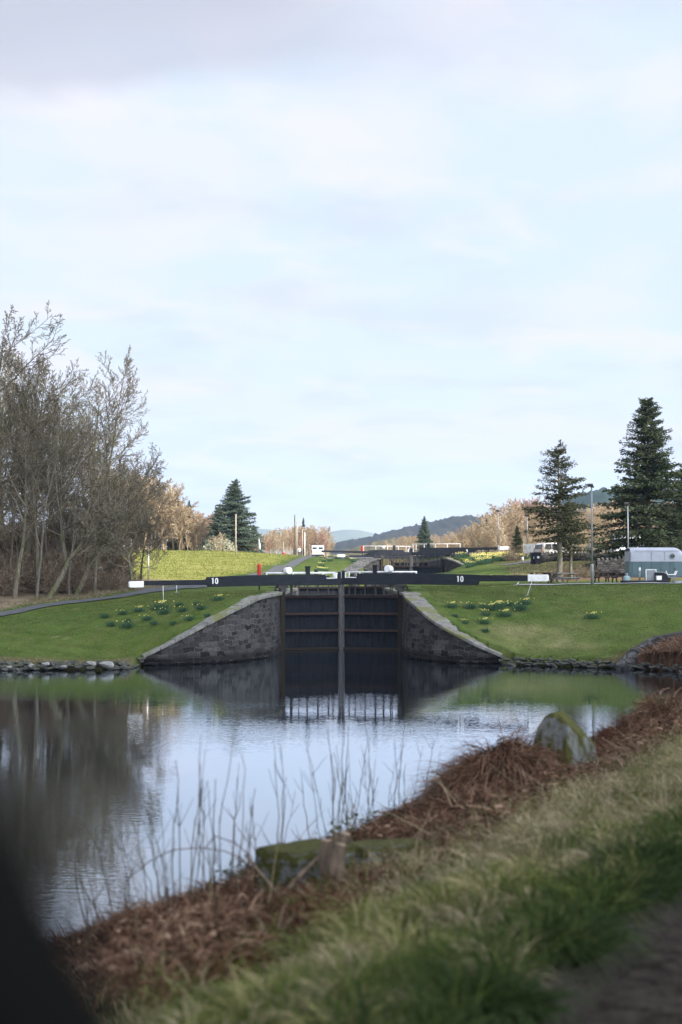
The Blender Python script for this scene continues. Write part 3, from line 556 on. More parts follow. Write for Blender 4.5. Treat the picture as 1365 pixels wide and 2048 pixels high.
LT = [ # proto, name, px of the foot, distance, height px of the crown top, rot, tilt x/y, label
 (tA,'bare_tree',-75,92,560,0.3,(0,.02),'tallest bare mossy tree at the far left edge, mostly out of view'),
 (tG,'bare_tree',-45,94,600,1.9,(0,-.03),'tall bare tree with a dense grey crown at the left edge'),
 (tA,'bare_tree',-30,101,680,4.2,(0,.03),'mossy bare tree rising just inside the left edge of the wood'),
 (tG,'bare_tree',40,97,705,2.2,(.02,.02),'bare grey tree between the pale leaning trunk and the left edge of the wood'),
 (tB,'bare_tree',118,100,705,1.2,(0,.0),'slender upright bare tree with a twin pointed top in the middle of the wood'),
 (tG,'bare_tree',140,96,770,5.1,(0,.08),'dark leaning bare tree with the thickest mossy trunk on the left bank'),
 (tB,'bare_tree',188,104,700,3.5,(0,.0),'tall narrow bare tree standing out highest at the right end of the wood'),
 (tC,'bare_tree',118,99,880,0.15,(0,.0),'wide spreading bare tree leaning right over the sunlit field'),
 (tA,'bare_tree',100,110,730,2.9,(0,.0),'bare tree with a rounded crown behind the middle of the wood'),
 (tF,'bare_tree',265,104,960,1.0,(0,.05),'small low bare tree with curved trunk beside the path at the end of the wood'),
 (tF,'bare_tree',282,109,1000,4.0,(0,.08),'outermost small bare tree next to the white topped path post'),
 (tF,'bare_tree',215,101,960,2.4,(0,-.05),'low bare tree with several limbs in front of the sunlit field'),
 (tG,'bare_tree',70,117,800,.9,(0,.0),'farther bare grey tree deep inside the wood'),
 (tA,'bare_tree',235,118,925,3.3,(0,.0),'rounded bare tree at the back of the wood before the tan trees'),
]
def crown_top(proto): return max(v.co.z for v in proto[1][1].vertices)
tops = {id(p): crown_top(p) for p in (tA, tB, tC, tF, tG)}
LT += [(tA,'bare_tree',-60,104,640,5.3,(0,0),'mossy bare tree standing behind the one at the left edge'), (tG,'bare_tree',15,107,690,.4,(0,0),'bare tree whose crown fills the gap left of the leaning birch'), (tB,'bare_tree',75,95,712,2.0,(0,.0),'narrow bare tree just behind the leaning birch'),
 (tG,'bare_tree',120,106,780,3.9,(0,0),'bushy grey crown low behind the twin topped slender tree'), (tA,'bare_tree',182,106,775,1.4,(0,.03),'rounded mossy crown behind the thickest leaning trunk'), (tC,'bare_tree',190,108,950,.5,(0,0),'spreading bare tree low over the left end of the yellow field'), (tA,'bare_tree',190,96,880,4.4,(0,.06),'low crowned bare tree at the front of the wood right of the thickest trunk'), (tG,'bare_tree',30,93,800,2.9,(0,.02),'low crowned bare tree at the front left of the leaning birch')]
LT += [(tC,'bare_tree',150,94,930,.1,(0,0),'wide low bare tree at the front edge of the wood leaning over its right end'), (tC,'bare_tree',95,92,900,.6,(0,0),'wide low bare tree between the leaning birch and the thickest trunk'), (tG,'bare_tree',205,111,850,.9,(0,0),'round bare crown behind the tall narrow tree at the end of the wood'), (tA,'bare_tree',60,113,720,5.9,(0,0),'mossy crown deep in the wood behind the leaning birch'), (tG,'bare_tree',160,112,745,2.5,(0,0),'bare crown closing the gap between the two tall narrow trees')]
for pr, nm, px, Yd, top, rz, tl, lb in LT:
    b = root(px, 1190, Yd); zt = P(px, top, Yd).z; s = (zt-b.z)/tops[id(pr)]; place_tree(pr, nm, b, s, rz, lb, group=grp, tilt=tl)
LP = [(75,93.5,.95,.13,'pale leaning birch trunk standing forward at the edge of the wood',tD),(18,95,.9,.0,'young thin tree at the left end of the wood',tE),(40,98,.8,.06,'slim reddish young tree left of the pale leaning trunk',tE),
 (100,97,.85,.1,'pale slim tree just right of the leaning birch',tD),(118,101,.7,-.04,'thin young tree amid the pale slim trunks',tE),(138,95,.8,.08,'pale slim tree in front of the thick dark trunk',tD),
 (150,103,.7,.02,'thin tree behind the thick dark trunk',tE),(185,100,.7,.1,'pale thin tree right of the thick dark trunk',tD),(228,106,.6,.0,'thin tree seen against the yellow field, left one',tE),(248,103,.55,.06,'thin tree seen against the yellow field, right one',tE),
 (-10,93,.9,.05,'slim tree cut by the left picture edge',tE),(60,103,.9,.0,'thin tree far back behind the leaning birch',tE),(168,108,.75,.0,'thin far back tree behind the reddish undergrowth',tD)]
for k, (px, Yd, s, tl, lb, pr) in enumerate(LP): place_tree(pr, 'young_tree', root(px, 1190, Yd), s, k*1.7, lb, 'young tree', 'thin young trees in the wood on the left bank', (0, tl))
for k in range(40):
    px = -50+k*7.2+rng.normal(0, 4); Yd = 106+rng.random()*12; place_tree(bR, 'undergrowth_bush', root(px, 1190, Yd), rng.uniform(1.7, 2.6)*(1 if k < 32 else .6), k*1.3, 'tall leafless reddish bush filling the shade deep inside the wood', 'bush', 'tall reddish bushes inside the left wood')
for k in range(34):
    px = -40+k*9.5+rng.normal(0, 4); Yd = 94+rng.random()*12+(k > 22)*4; place_tree(bR, 'undergrowth_bush', root(px, 1190, Yd), rng.uniform(.8, 1.5) if k < 24 else rng.uniform(.45, .8), k*2.1, 'leafless reddish bush in the undergrowth below the bare trees', 'bush', 'reddish bushes under the left bank trees')
# --- sunlit wood beyond
def wood(name, protos, spots, label, cat, kind='stuff'):
    Vs = []; Fs = []; rs = []; n0 = 0
    for (px, Yd, top, k) in spots:
        V, F, q_ = protos[k]; b = root(px, 1100, Yd); zt = P(px, top, Yd).z; s = (zt-b.z)/V[:, 2].max(); a = rng.random()*6.28
        Rm = np.array([[math.cos(a), -math.sin(a), 0], [math.sin(a), math.cos(a), 0], [0, 0, 1]]); w = rng.uniform(1.0, 1.6)
        Vs.append((V*[w, w, 1])@Rm.T*s+np.array(b)); Fs.append(F+n0); rs.append(np.clip(q_*.5+rng.random()*.5, 0, 1)); n0 += len(V)
    o = mesh_np(name, np.concatenate(Vs), np.concatenate(Fs), protos['m'], attrs={'rnd': ('FLOAT', np.concatenate(rs))}); tag(o, label, cat, kind=kind); return o
def flat_arr(cfg, H, rad, lv, seed, rmin):
    r = np.random.default_rng(seed); b = Branches(); cfg = dict(cfg, rmin=rmin); grow([b, b], r, np.zeros(3), np.array([0, 0, 1.]), H, rad, 0, lv, cfg, (4,3,3,3,3)); return b.arrays()
SLIM = dict(POLE, n=[15,7,5], ang=[.55,.6,.65], len=[.42,.5,.5]); SLIM['from'] = [.25,.2,.2]
fa = {0: flat_arr(SLIM, 10, .12, 3, 31, .034), 1: flat_arr(SLIM, 10, .14, 3, 32, .034), 2: flat_arr(dict(BROAD, n=[13,8,7], seg=[7,5,4,3], len=[.5,.5,.5,.5]), 9, .16, 3, 33, .034)}
def spots(x0, x1, n, Y0, Y1, line, kinds=(0, 1, 2), lo=.0):
    o = []
    for i in range(n):
        px = rng.uniform(x0, x1); o.append((px, rng.uniform(Y0, Y1), np.interp(px, [a for a, b in line], [b for a, b in line])+rng.exponential(10)+rng.random()*lo, kinds[rng.integers(len(kinds))]))
    return o
fa['m'] = M['twig_tan']
wood('right_tan_wood', fa, spots(905,1420,190,176,225,[(890,1085),(930,1048),(975,1020),(1010,1000),(1050,985),(1100,1000),(1150,1000),(1200,990),(1260,990),(1420,990)],lo=25)+spots(1000,1420,70,168,178,[(1000,1070),(1420,1045)])+spots(890,1090,60,185,240,[(890,1080),(930,1050),(1000,1025),(1090,1010)],lo=30), 'mass of sunlit leafless tan trees behind the stone wall', 'wood')
wood('left_tan_wood', fa, spots(225,425,120,205,235,[(225,925),(330,965),(370,1000),(410,1035)],lo=20)+spots(360,430,22,200,215,[(360,1060),(430,1075)]), 'sunlit leafless tan trees above the yellow field at the end of the wood', 'wood')
wood('low_tan_wood', fa, spots(530,662,110,255,330,[(515,1062),(560,1052),(620,1045),(650,1050),(665,1070)],lo=16)+spots(775,930,60,270,340,[(770,1080),(800,1070),(880,1066),(930,1060)]), 'leafless tan wood behind the telegraph poles and white van', 'wood')
fb = dict(fa); fb['m'] = M['twig_rose']
wood('rose_wood', fb, spots(375,440,50,225,245,[(375,1030),(400,1012),(430,1040)],lo=14)+spots(470,535,44,205,225,[(470,1075),(520,1072)])+spots(590,650,16,245,255,[(590,1058),(650,1060)])+spots(1040,1110,18,228,236,[(1040,990),(1110,1000)]), 'reddish leafless trees beside the conifers beyond the field', 'wood')
# --- conifers
cA = conifer_proto(12, 3.6, 41, M['needle'], 0.02, .16, .34, 1.4, .85); cB = conifer_proto(12, 2.9, 42, M['needle_olive'], .33, .42, .16, 1.0, .66)
cC = conifer_proto(12, 3.9, 43, M['needle_blue'], 0.0, .04, .3, 1.5, .85, 1.1)
def put_conifer(pr, px, Yd, top, label, rz=0, w=1.0, base=None, name='conifer', group=None):
    b = root(px, 1100, Yd); zt = P(px, top, Yd).z; s = (zt-b.z)/12; e = place_tree(pr, name, b, s, rz, label, 'conifer', group); e.scale = (s*w, s*w, s); return e
put_conifer(cA, 1298, 124, 795, 'largest dark green conifer towering over the horse trailer at the right', .4, 1.38)
put_conifer(cA, 1375, 127, 925, 'dark conifer cut by the right picture edge beside the largest one', 2.0, 1.6)
put_conifer(cB, 1119, 107, 890, 'tall sparse conifer with a bare grey lower trunk standing by the picnic tables', 1.1, 1.25)
put_conifer(cB, 1142, 113, 1000, 'lower scruffy conifer boughs just right of the sparse conifer', 3.1, 1.25)
put_conifer(cA, 1035, 152, 1052, 'small dark conical conifer above the daffodil bank left of the sparse conifer', .9, 1.2)
put_conifer(cC, 849, 232, 1034, 'blue green conifer standing alone behind the far lock gates', .3, .95)
put_conifer(cC, 469, 205, 962, 'large blue green conifer on the crest of the yellow field', 1.4, 1.55)
put_conifer(cC, 438, 203, 1015, 'shorter bushy conifer leaning on the left side of the large one above the field', 2.4, 1.5)
put_conifer(cC, 508, 214, 1052, 'small conifer at the right foot of the large one above the field', .4, 1.6)
put_conifer(cC, 352, 222, 985, 'narrow conifer behind the tan trees left of the field crest', .8, .8)
put_conifer(cC, 378, 230, 1003, 'second narrow conifer between the tan and reddish trees', 2.8, .8)
put_conifer(cA, 364, 212, 1050, 'low dark pine in front of the narrow conifers', 2.8, .9)
put_conifer(cC, 405, 228, 1055, 'tiny conifer amid the reddish trees', 2.8, .7)
put_conifer(cA, 607, 300, 1035, 'distant conifer tip over the low tan wood', 1.8, .5)
put_conifer(cA, 965, 260, 1028, 'distant small conifer tip above the tan wood on the right, left one', 1.8, .45)
put_conifer(cA, 975, 262, 1024, 'distant small conifer tip above the tan wood on the right, right one', .8, .45)
bW = tree_proto('bushw', BUSH, .6, .05, 3, 17, M['bark'], M['twig_tan'])
M['blossom'] = mat('blossom', (.6,.58,.45), None, rnd=[(.2,.2,.11),(.34,.33,.22),(.5,.48,.38)], rough=1)
e = place_tree(bW, 'blossom_bush', root(440, 1105, 196), 1.15, 0, 'pale blossoming bush on the crest below the large conifer', 'bush')
v = rng.normal(0, 1, (1500, 3)); v /= np.linalg.norm(v, axis=1)[:, None]; v *= rng.uniform(.75, 1, (1500, 1))*[2.2, 1.6, 1.6]; v[:, 2] = np.abs(v[:, 2])+.1
d3 = rng.normal(0, .07, (1500, 3, 3)); mesh_np('blossom', (v[:, None, :]+d3).reshape(-1, 3), np.arange(4500).reshape(-1, 3), M['blossom'], e, attrs={'rnd': ('FLOAT', np.repeat(rng.random(1500), 3))})
place_tree(bR, 'bare_bush', root(1033, 1100, 146), .85, 1, 'round leafless brown bush below the small conical conifer', 'bush')
place_tree(bR, 'bare_bush', root(1018, 1100, 148), .7, 2, 'smaller leafless bush left of the round brown one', 'bush')
place_tree(bR, 'bare_bush', root(1085, 1100, 136), .8, 2, 'leafless scrub beside the wall next to the silver estate car', 'bush')
for k, px in enumerate((1110, 1130, 1150, 1168, 1185)): place_tree(bR, 'bramble_bush', root(px, 1140, 116), .5, k*2, 'low reddish bramble at the foot of the embankment behind the picnic tables', 'bush', 'brambles behind the picnic tables')
# ------------------------------------------------------------------ lock masonry
def wing_wall(name, line, sgn, zb, label, cw=1.05, dz=0.0, cmat='coping'):
    """curved rubble wall whose top follows the bank, with a slab coping"""
    e = empty(name, (line[0][0], line[0][1], zb+dz), label, 'stone wall'); o_ = Vector(e.location)
    L = np.array(line, float); t = np.linspace(0, 1, len(L)); tt = np.linspace(0, 1, 60); L = np.stack([np.interp(tt, t, L[:, c]) for c in range(3)], 1)
    k = np.ones(5)/5; L[:, 0] = np.convolve(np.pad(L[:, 0], 2, 'edge'), k, 'valid'); L[:, 1] = np.convolve(np.pad(L[:, 1], 2, 'edge'), k, 'valid'); L[:, 2] = np.convolve(np.pad(L[:, 2], 2, 'edge'), k, 'valid')+dz
    d = np.gradient(L[:, :2], axis=0); d /= np.linalg.norm(d, axis=1)[:, None]; nn = np.c_[-d[:, 1], d[:, 0]]*1.0
    if (nn[-1, 0] > 0) != (sgn > 0): nn = -nn            # pointing into the bank
    # wall body: rows front foot -> front top -> back top -> back foot
    nz = 14; rows = []
    for j in range(nz+1):
        f = j/nz; z = (zb-1.5)*(1-f)+(L[:, 2]-.02)*f; off = .14*f+.05*vnoise(np.arange(60)*.35, z*1.5, 2.0, 6); off = off*(1 if j < nz else 1)
        rows.append(np.c_[L[:, :2]+nn*(off)[:, None], z])
    # a stepped footing course at the waterline
    back = L[:, :2]+nn*(cw*.9); rows.append(np.c_[back, L[:, 2]-.02]); rows.append(np.c_[back, np.full(60, zb-1.5)])
    V = np.concatenate(rows)-np.array(o_); ii = np.arange(len(V)).reshape(len(rows), 60)
    F = np.stack([ii[:-1, :-1], ii[:-1, 1:], ii[1:, 1:], ii[1:, :-1]], -1).reshape(-1, 4); sl_ = np.r_[0, np.cumsum(np.linalg.norm(np.diff(L[:, :2], axis=0), axis=1))]; lay = np.zeros((len(V), 4)); lay[:, 0] = np.tile(sl_, len(rows)); lay[:, 1] = V[:, 2]; lay[:, 3] = 1; mesh_np('masonry', V, F, M['courses'], e, attrs={'lay': ('FLOAT_COLOR', lay)})
    mb = MB(); s = 0
    seg = np.r_[0, np.cumsum(np.linalg.norm(np.diff(L, axis=0), axis=1))]; cut = [0]
    while cut[-1] < seg[-1]-.35: cut.append(min(cut[-1]+random.uniform(.75, 1.5), seg[-1]))
    for a, b in zip(cut[:-1], cut[1:]):
        r = random.uniform(-.02, .02); w = cw+random.uniform(-.1, .12); n4 = 4; top = []; bot = []
        for u in np.linspace(a+.012, b-.012, n4):
            c = np.array([np.interp(u, seg, L[:, q_]) for q_ in range(3)]); m2 = np.array([np.interp(u, seg, nn[:, q_]) for q_ in range(2)]); j = random.uniform(-.02, .02)
            pr = [(c[0]-m2[0]*(.06+j), c[1]-m2[1]*(.06+j)), (c[0]+m2[0]*w, c[1]+m2[1]*w)]
            top.append([Vector((*p_, c[2]+.05+r+(.02 if q else 0)))-o_ for q, p_ in enumerate(pr)]); bot.append([Vector((*p_, c[2]-.12))-o_ for p_ in pr])
        T = [[mb.bm.verts.new(v) for v in x] for x in top]; Bt = [[mb.bm.verts.new(v) for v in x] for x in bot]; f_ = mb.bm.faces.new
        for q in range(n4-1):
            f_((T[q][0], T[q+1][0], T[q+1][1], T[q][1])); f_((Bt[q][0], Bt[q][1], Bt[q+1][1], Bt[q+1][0])); f_((T[q][0], Bt[q][0], Bt[q+1][0], T[q+1][0])); f_((T[q][1], T[q+1][1], Bt[q+1][1], Bt[q][1]))
        f_((T[0][0], T[0][1], Bt[0][1], Bt[0][0])); f_((T[-1][0], Bt[-1][0], Bt[-1][1], T[-1][1]))
    mb.build('coping', M[cmat], e, bev=.025)
    mb = MB(); P0 = [Vector((L[i, 0]-nn[i, 0]*.10, L[i, 1]-nn[i, 1]*.10, zb+dz*0+.10+.03*math.sin(i*1.9)))-o_ for i in range(0, 42, 2)]
    for a, b in zip(P0[:-1], P0[1:]):
        d_ = b-a; mb.box((a+b)/2, (d_.length*.97, .2, .10+random.uniform(-.03, .03)), rz=math.atan2(d_.y, d_.x), bev=.03)
    mb.build('footing', M['courses'], e)
    return e
wing_wall('wing_wall', WL, -1, 0, 'dark rubble wing wall curving down the left bank below the near lock gates', .55)
wing_wall('wing_wall', WR, 1, 0, 'dark rubble wing wall with lichened coping curving down the right bank below the near gates', .85)
def chamber(cx, y0, y1, zt, zb, who):
    for sg, sd in ((-1, 'left'), (1, 'right')):
        e = empty('chamber_wall', (cx+sg*4.2, (y0+y1)/2, zb), f'{sd} stone side wall of the {who} lock chamber behind its lower gates', 'lock wall')
        L = y1-y0; MB().box((0, 0, (zt-zb)/2-.09), (1.1, L, zt-zb-.22)).build('masonry', M['wall'], e)
        mb = MB(); n = int(L/1.3)
        for k in range(n): mb.box((0-sg*.04, -L/2+(k+.5)*L/n, zt-zb-.1), (1.16, L/n-.02, .2), bev=.02)
        mb.build('coping', M['coping'], e)
chamber(0, 89.6, 119.5, 3.6, -1, 'near'); chamber(8.5, 171.9, 203, 6.68, 2, 'far')
# far wing walls
WL9 = [(1.4,156.5,4.85),(2.3,160,5.5),(3.4,164,6.2),(4.4,168,6.6),(4.85,171.9,6.62)]; WR9 = [(14.7,156.5,4.9),(14.0,160,5.6),(13.1,164,6.25),(12.4,168,6.62),(12.15,171.9,6.65)]
wing_wall('wing_wall', WL9, -1, 3.0, 'rough stone wing wall on the left of the far lock gates', 1.7, cmat='fieldwall'); wing_wall('wing_wall', WR9, 1, 3.0, 'stone wing wall on the right of the far lock gates below the daffodils', 1.4)
# ------------------------------------------------------------------ lock gates
def digit(mb, ch, x, z, h, y):
    w = h*.55; st = h*.2
    if ch == '1':
        mb.box((x, y, z), (st, .012, h)); mb.box((x-st*.7, y, z+h*.38), (st*.7, .012, st*.6), ry=-.5)
    else:
        n = 24
        def ring(a, b, cz, rev=1):
            vo = []; vi = []; vo2 = []; vi2 = []
            for k in range(n):
                t = k*2*math.pi/n; c_, s_ = math.cos(t), math.sin(t); c_ = math.copysign(abs(c_)**.8, c_); s_ = math.copysign(abs(s_)**.8, s_)
                for lst, aa, bb, yy in ((vo, a, b, y-.006), (vi, a-st*.9, b-st*.85, y-.006), (vo2, a, b, y+.006), (vi2, a-st*.9, b-st*.85, y+.006)): lst.append(mb.bm.verts.new((x+aa*c_, yy, cz+bb*s_)))
            for k in range(n):
                j = (k+1) % n
                for q in ((vo[k], vo[j], vi[j], vi[k]), (vo2[k], vi2[k], vi2[j], vo2[j]), (vo[k], vo2[k], vo2[j], vo[j]), (vi[k], vi[j], vi2[j], vi2[k])): mb.bm.faces.new(q)
        if ch == '0': ring(w*.5, h*.5, z)
        if ch == '9': ring(w*.5, h*.3, z+h*.2); mb.box((x+w*.5-st*.45, y, z-h*.1), (st*.9, .0118, h*.6)); mb.box((x+.0, y, z-h*.43), (w*.7, .0115, st*.7))
def gate_leaf(loc, side, label, number=None, zt=3.38, zbm=(4.0, 4.68), dims=(4.72, 8.63, 9.5), slope=0.0, tailz=(4.12, 4.40), white=(4.0, 4.38), depth=4.4, rail='white', rods=True, drum=None, group=None, lower=True):
    """u runs from the heel post to the mitre; the balance beam runs the other way. side -1: left leaf"""
    e = empty('lock_gate', loc, label, 'lock gate', group); w = 3.84; s = side
    e.rotation_euler = (0, 0, (R(18) if s < 0 else -R(18)))
    U = (lambda u: u) if s < 0 else (lambda u: -u)            # left leaf: mitre lies at +x
    z0 = zt-depth
    def bx(mb, u0, u1, z0_, z1_, y, d, bev=0): return mb.box(((U(u0)+U(u1))/2, y, (z0_+z1_)/2), (abs(u1-u0), d, z1_-z0_), bev=bev)
    # plating
    mb = MB(); bx(mb, .16, w-.16, z0, zt-.05, .10, .06); [bx(mb, w*f-.02, w*f+.02, z0, zt-.1, .055, .028) for f in (.30, .5, .70)]
    mb.build('panel', M['steel_panel'], e)
    for k, zz in enumerate((zt-.07, zt-1.13, zt-2.17, zt-3.30)):
        mb = MB(); bx(mb, .17, w-.17, zz-.07, zz+.07, -.06, .235); bx(mb, .17, w-.17, zz-.07, zz-.0, -.20, .04); mb.build('girder', M['rust'] if k < 3 else M['wet_wood'], e, bev=.01)
    mb = MB(); bx(mb, -.14, .17, z0, zbm[0]-.01, .0, .34); mb.build('heel_post', M['wet_wood'] if lower else M['old_wood'], e, bev=.02)
    mb = MB()
    for a in (w-.17, w-.055, w+.06): bx(mb, a, a+.10, z0, zbm[0]-.02+(.1 if a > w else 0), -.09-.02*(a > w-.1), .22, .02)
    mb.build('mitre_post', M['old_wood'], e)
    # balance beam as a stepped profile
    t0, t1, t2 = dims; sl = lambda u, z: (U(u), z+slope*max(0, -u)/9)
    prof = [(w-.02, zbm[0]+.02), (w-.02, zbm[0]+.42), (w-1.0, zbm[0]+.42), (w-1.06, zbm[1]), (0, zbm[1]), (-t0*.5, zbm[1]-.02), (-t0, zbm[1]-.10), (-t0-.1, tailz[1]+.02), (-t1, tailz[1]), (-t1, tailz[0]), (-t0-.02, tailz[0]-.02), (-t0-.0, zbm[0]+.08), (-t0+.08, zbm[0]-.03), (-2, zbm[0])]
    MB().prism([sl(u, z) for u, z in prof], -.17, .17).build('balance_beam', M['paint_black'], e, bev=.02)
    wp = [(-t1+.012, white[0]), (-t1+.012, white[1]), (-t2+.05, white[1]-.01), (-t2, white[1]-.08), (-t2, white[0]+.06), (-t2+.05, white[0])]
    MB().prism([sl(u, z) for u, z in wp], -.19, .19).build('beam_end', M['paint_white'], e, bev=.03)
    if number:
        mb = MB(); h = .36; uc = -t0+.45 if s < 0 else -t0+1.1; zc = (zbm[0]+zbm[1])/2-.0+slope*.5; xw = U(uc)
        if len(number) == 2: digit(mb, number[0], xw-.13, zc, h, -.18); digit(mb, number[1], xw+.10, zc, h, -.18)
        else: digit(mb, number[0], xw, zc, h, -.18)
        mb.build('number', M['paint_white'], e)
    # iron work between gate top and beam
    mb = MB(); bx(mb, -.9, w-.1, zbm[0]-.13, zbm[0]-.09, -.12, .05)
    for u in (.55, .62, 1.05, 1.62, 2.3, 2.95, 3.3): bx(mb, u, u+random.choice((.05, .07, .1)), zt-.02, zbm[0]+.0, .06*random.choice((-1, 1)), .05)
    mb.build('paddle_rods', M['steel_dark'], e)
    mb = MB(); bx(mb, -.32, .32, zbm[0]-.16, zbm[0]-.01, -.02, .5, .02); bx(mb, -.16, .2, zbm[0]-.42, zbm[0]-.16, -.05, .42, .02); mb.cyl((U(-.45), -.1, zbm[0]-.33), (U(-.45), -.1, zbm[0]-.05), .05, 8); mb.cyl((U(-.5), -.1, zbm[0]-.3), (U(.3), -.22, zbm[0]-.27), .04, 8)
    mb.build('hinge_collar', M['steel_dark'], e)
    mb = MB()
    for u in (.5, 1.5, 2.5, 3.3): bx(mb, u, u+.03, zt+.0, zt+.30, -.24, .03)
    bx(mb, .3, w-.3, zt+.02, zt+.05, -.2, .34); mb.build('walkway', M['steel_dark'], e)
    # paddle post and drum
    up = 1.75
    mb = MB(); bx(mb, up-.13, up+.13, zbm[1]-.02, zbm[1]+.50, .30, .22, .02); bx(mb, up-.15, up+.15, zbm[1]+.44, zbm[1]+.52, .30, .26, .01); mb.build('paddle_post', M['paint_black'], e)
    if drum is not None:
        u, r_, dz = drum; c = Vector((U(u), .30, zbm[1]+dz)); d = Vector((-.1*s, -.42, .03)); mb = MB(); mb.cyl(c+d*.0, c+d, r_, 20); mb.build('paddle_drum', M['paint_white'], e, bev=.02)
        MB().cyl(c-d*.3, c-d*.01, r_*.8, 16).build('drum_hub', M['steel_dark'], e)
    mb = MB(); z = zbm[1]+.09; th = .045 if rail == 'white' else .028
    if rail == 'white':
        mb.cyl((U(-.95), .30, z), (U(w-.3), .30, z), .05, 8); mb.cyl((U(w-1.0), .26, zbm[0]+.44), (U(w-.05), .26, zbm[0]+.44), .04, 8)
        for u in (-.9, .8, 2.75, 3.45): mb.cyl((U(u), .30, zbm[0]+.42 if u > 2.7 else zbm[0]+.1), (U(u), .30, z), .045, 8)
    elif rail == 'high':
        z += .36; mb.cyl((U(-2.2), .3, z), (U(w+.1), .3, z), .032, 8)
        for u in (-2.15, -.6, .9, 2.3, 3.3, 3.7): mb.cyl((U(u), .3, zbm[0]), (U(u), .3, z), .026, 8)
    else:
        z += .22; mb.cyl((U(-1.3), .3, z), (U(w+.1), .3, z), .028, 8)
        for u in (-1.3, .9, 2.6): mb.cyl((U(u), .3, zbm[0]), (U(u), .3, z), .028, 8)
    mb.build('handrail', M['paint_white'] if rail != 'grey' else M['galv'], e)
    mb = MB(); u = w-.45; mb.box((U(w-.12), .02, zbm[0]+.62), (.2, .2, .4), bev=.02); mb.cyl((U(w-.12), .02, zbm[0]+.8), (U(w-.12), .02, zbm[0]+.86), .12, 10); mb.build('mitre_cap', M['paint_black'], e)
    mb = MB()
    for a in (-.28, .12): mb.box((U(w-.12)+a, -.0, zbm[0]+.56), (.07, .07, .36))
    mb.box((U(w-.12), -.0, zbm[0]+.76), (.5, .08, .06)); mb.build('mitre_bracket', M['paint_white'], e)
    return e
gA = gate_leaf((-3.65, 88, 0), -1, 'left leaf of the near lock gates, beam marked 10 reaching towards the wood', '10', slope=-.10, drum=(.35, .22, .22))
gB = gate_leaf((3.70, 88, 0), 1, 'right leaf of the near lock gates, beam marked 10 over the right lawn', '10', dims=(4.9, 7.95, 9.15), slope=.02, zbm=(4.05, 4.75), tailz=(4.27, 4.62), white=(4.24, 4.66), drum=(.75, .22, .26))
for sd, lb, sl in ((-1, 'left', 0), (1, 'right', 0)):
    gate_leaf((sd*3.65, 118, 0), sd, f'{lb} leaf of the upper gates at the back of the near lock', None, zt=3.66, zbm=(3.98, 4.6), dims=(4.2, 5.3, 5.8), tailz=(4.2, 4.5), white=(4.15, 4.52), depth=4.5, rail='grey', lower=False)
gate_leaf((4.85, 171, 3.08), -1, 'left leaf of the far lower lock gates, thin beam tail passing the white van', None, zt=2.62, zbm=(3.92, 4.6), dims=(1.6, 7.6, 7.75), tailz=(4.15, 4.38), white=(4.2, 4.36), depth=3.2, rail='high', drum=(.2, .16, .3), slope=.15)
gate_leaf((12.15, 171, 3.08), 1, 'right leaf of the far lower lock gates with its long beam marked 9', '9', zt=2.62, zbm=(3.92, 4.86), dims=(4.2, 7.04, 8.15), tailz=(4.50, 4.78), white=(4.42, 4.86), depth=3.2, rail='high', slope=.12)
gate_leaf((7.25, 201, 3.0), -1, 'left leaf of far upper gates, white beam end near the van', None, zt=3.4, zbm=(3.95, 4.5), dims=(4.2, 7.07, 8.2), tailz=(4.05, 4.42), white=(3.92, 4.5), rail='grey', depth=3.4)
gate_leaf((14.55, 201, 3.0), 1, 'right leaf of the upper gates of the far lock with the lower white beam end', None, zt=3.4, zbm=(3.95, 4.6), dims=(4.4, 6.95, 8.0), tailz=(4.25, 4.6), white=(4.2, 4.66), rail='grey', depth=3.4)
# beam rests
def beam_rest(x, y, zt, label, lean=0):
    z = hz(x, y); e = empty('beam_rest', (x, y, z), label, 'post'); MB().tube([(0, 0, -.1), (lean, 0, zt-z)], .018, 8).build('post', M['paint_white'], e); MB().box((0, 0, .02), (.2, .2, .06), bev=.01).build('foot', M['galv'], e)
b = P(328, 1165, 85.6); beam_rest(b.x, b.y, 4.15, 'thin white prop post under the left beam tail of the near gates', -.05)
b = P(1062, 1162, 85.9); beam_rest(b.x-.25, b.y, 4.3, 'leaning white prop under the white end of the right beam', .32)
b = P(354, 1168, 95); beam_rest(b.x, b.y, 4.15, 'small short grey stake on the path behind the left beam tail', 0)
b = P(1035, 1168, 92); beam_rest(b.x-.15, b.y, 4.2, 'leaning pale stake behind the thin part of the right beam', .25)
# ------------------------------------------------------------------ poles and posts
def lamp_post(px, py, Yd, top, label):
    b = root(px, py, Yd); H = P(px, top, Yd).z-b.z; e = empty('lamp_post', b, label, 'lamp post', 'flood light lamp posts by the picnic area')
    MB().tube([(0, 0, -.1), (0, 0, 1.25), (0, 0, 1.35)], [.10, .10, .06], 10).build('base', M['galv'], e)
    MB().tube([(0, 0, 1.33), (0, 0, H-.15)], [.058, .045], 10).build('pole', M['galv'], e)
    mb = MB(); mb.tube([(0, 0, H-.16), (0, 0, H-.02)], .07, 10); mb.box((-.10, -.10, H-.02), (.34, .26, .16), rx=.35, bev=.02); mb.box((.08, .08, H-.12), (.16, .16, .1), bev=.01); mb.build('lamp_head', M['steel_dark'], e)
lamp_post(1185, 1168, 91.4, 970, 'tallest grey lamp post standing in front of the paving beside the conifers')
lamp_post(1257, 1150, 108, 1007, 'grey lamp post just left of the horse trailer')
lamp_post(997, 1090, 166, 1021, 'distant lamp post above the far beam ends')
lamp_post(1055, 1100, 150, 1030, 'distant lamp post left of the sparse conifer')
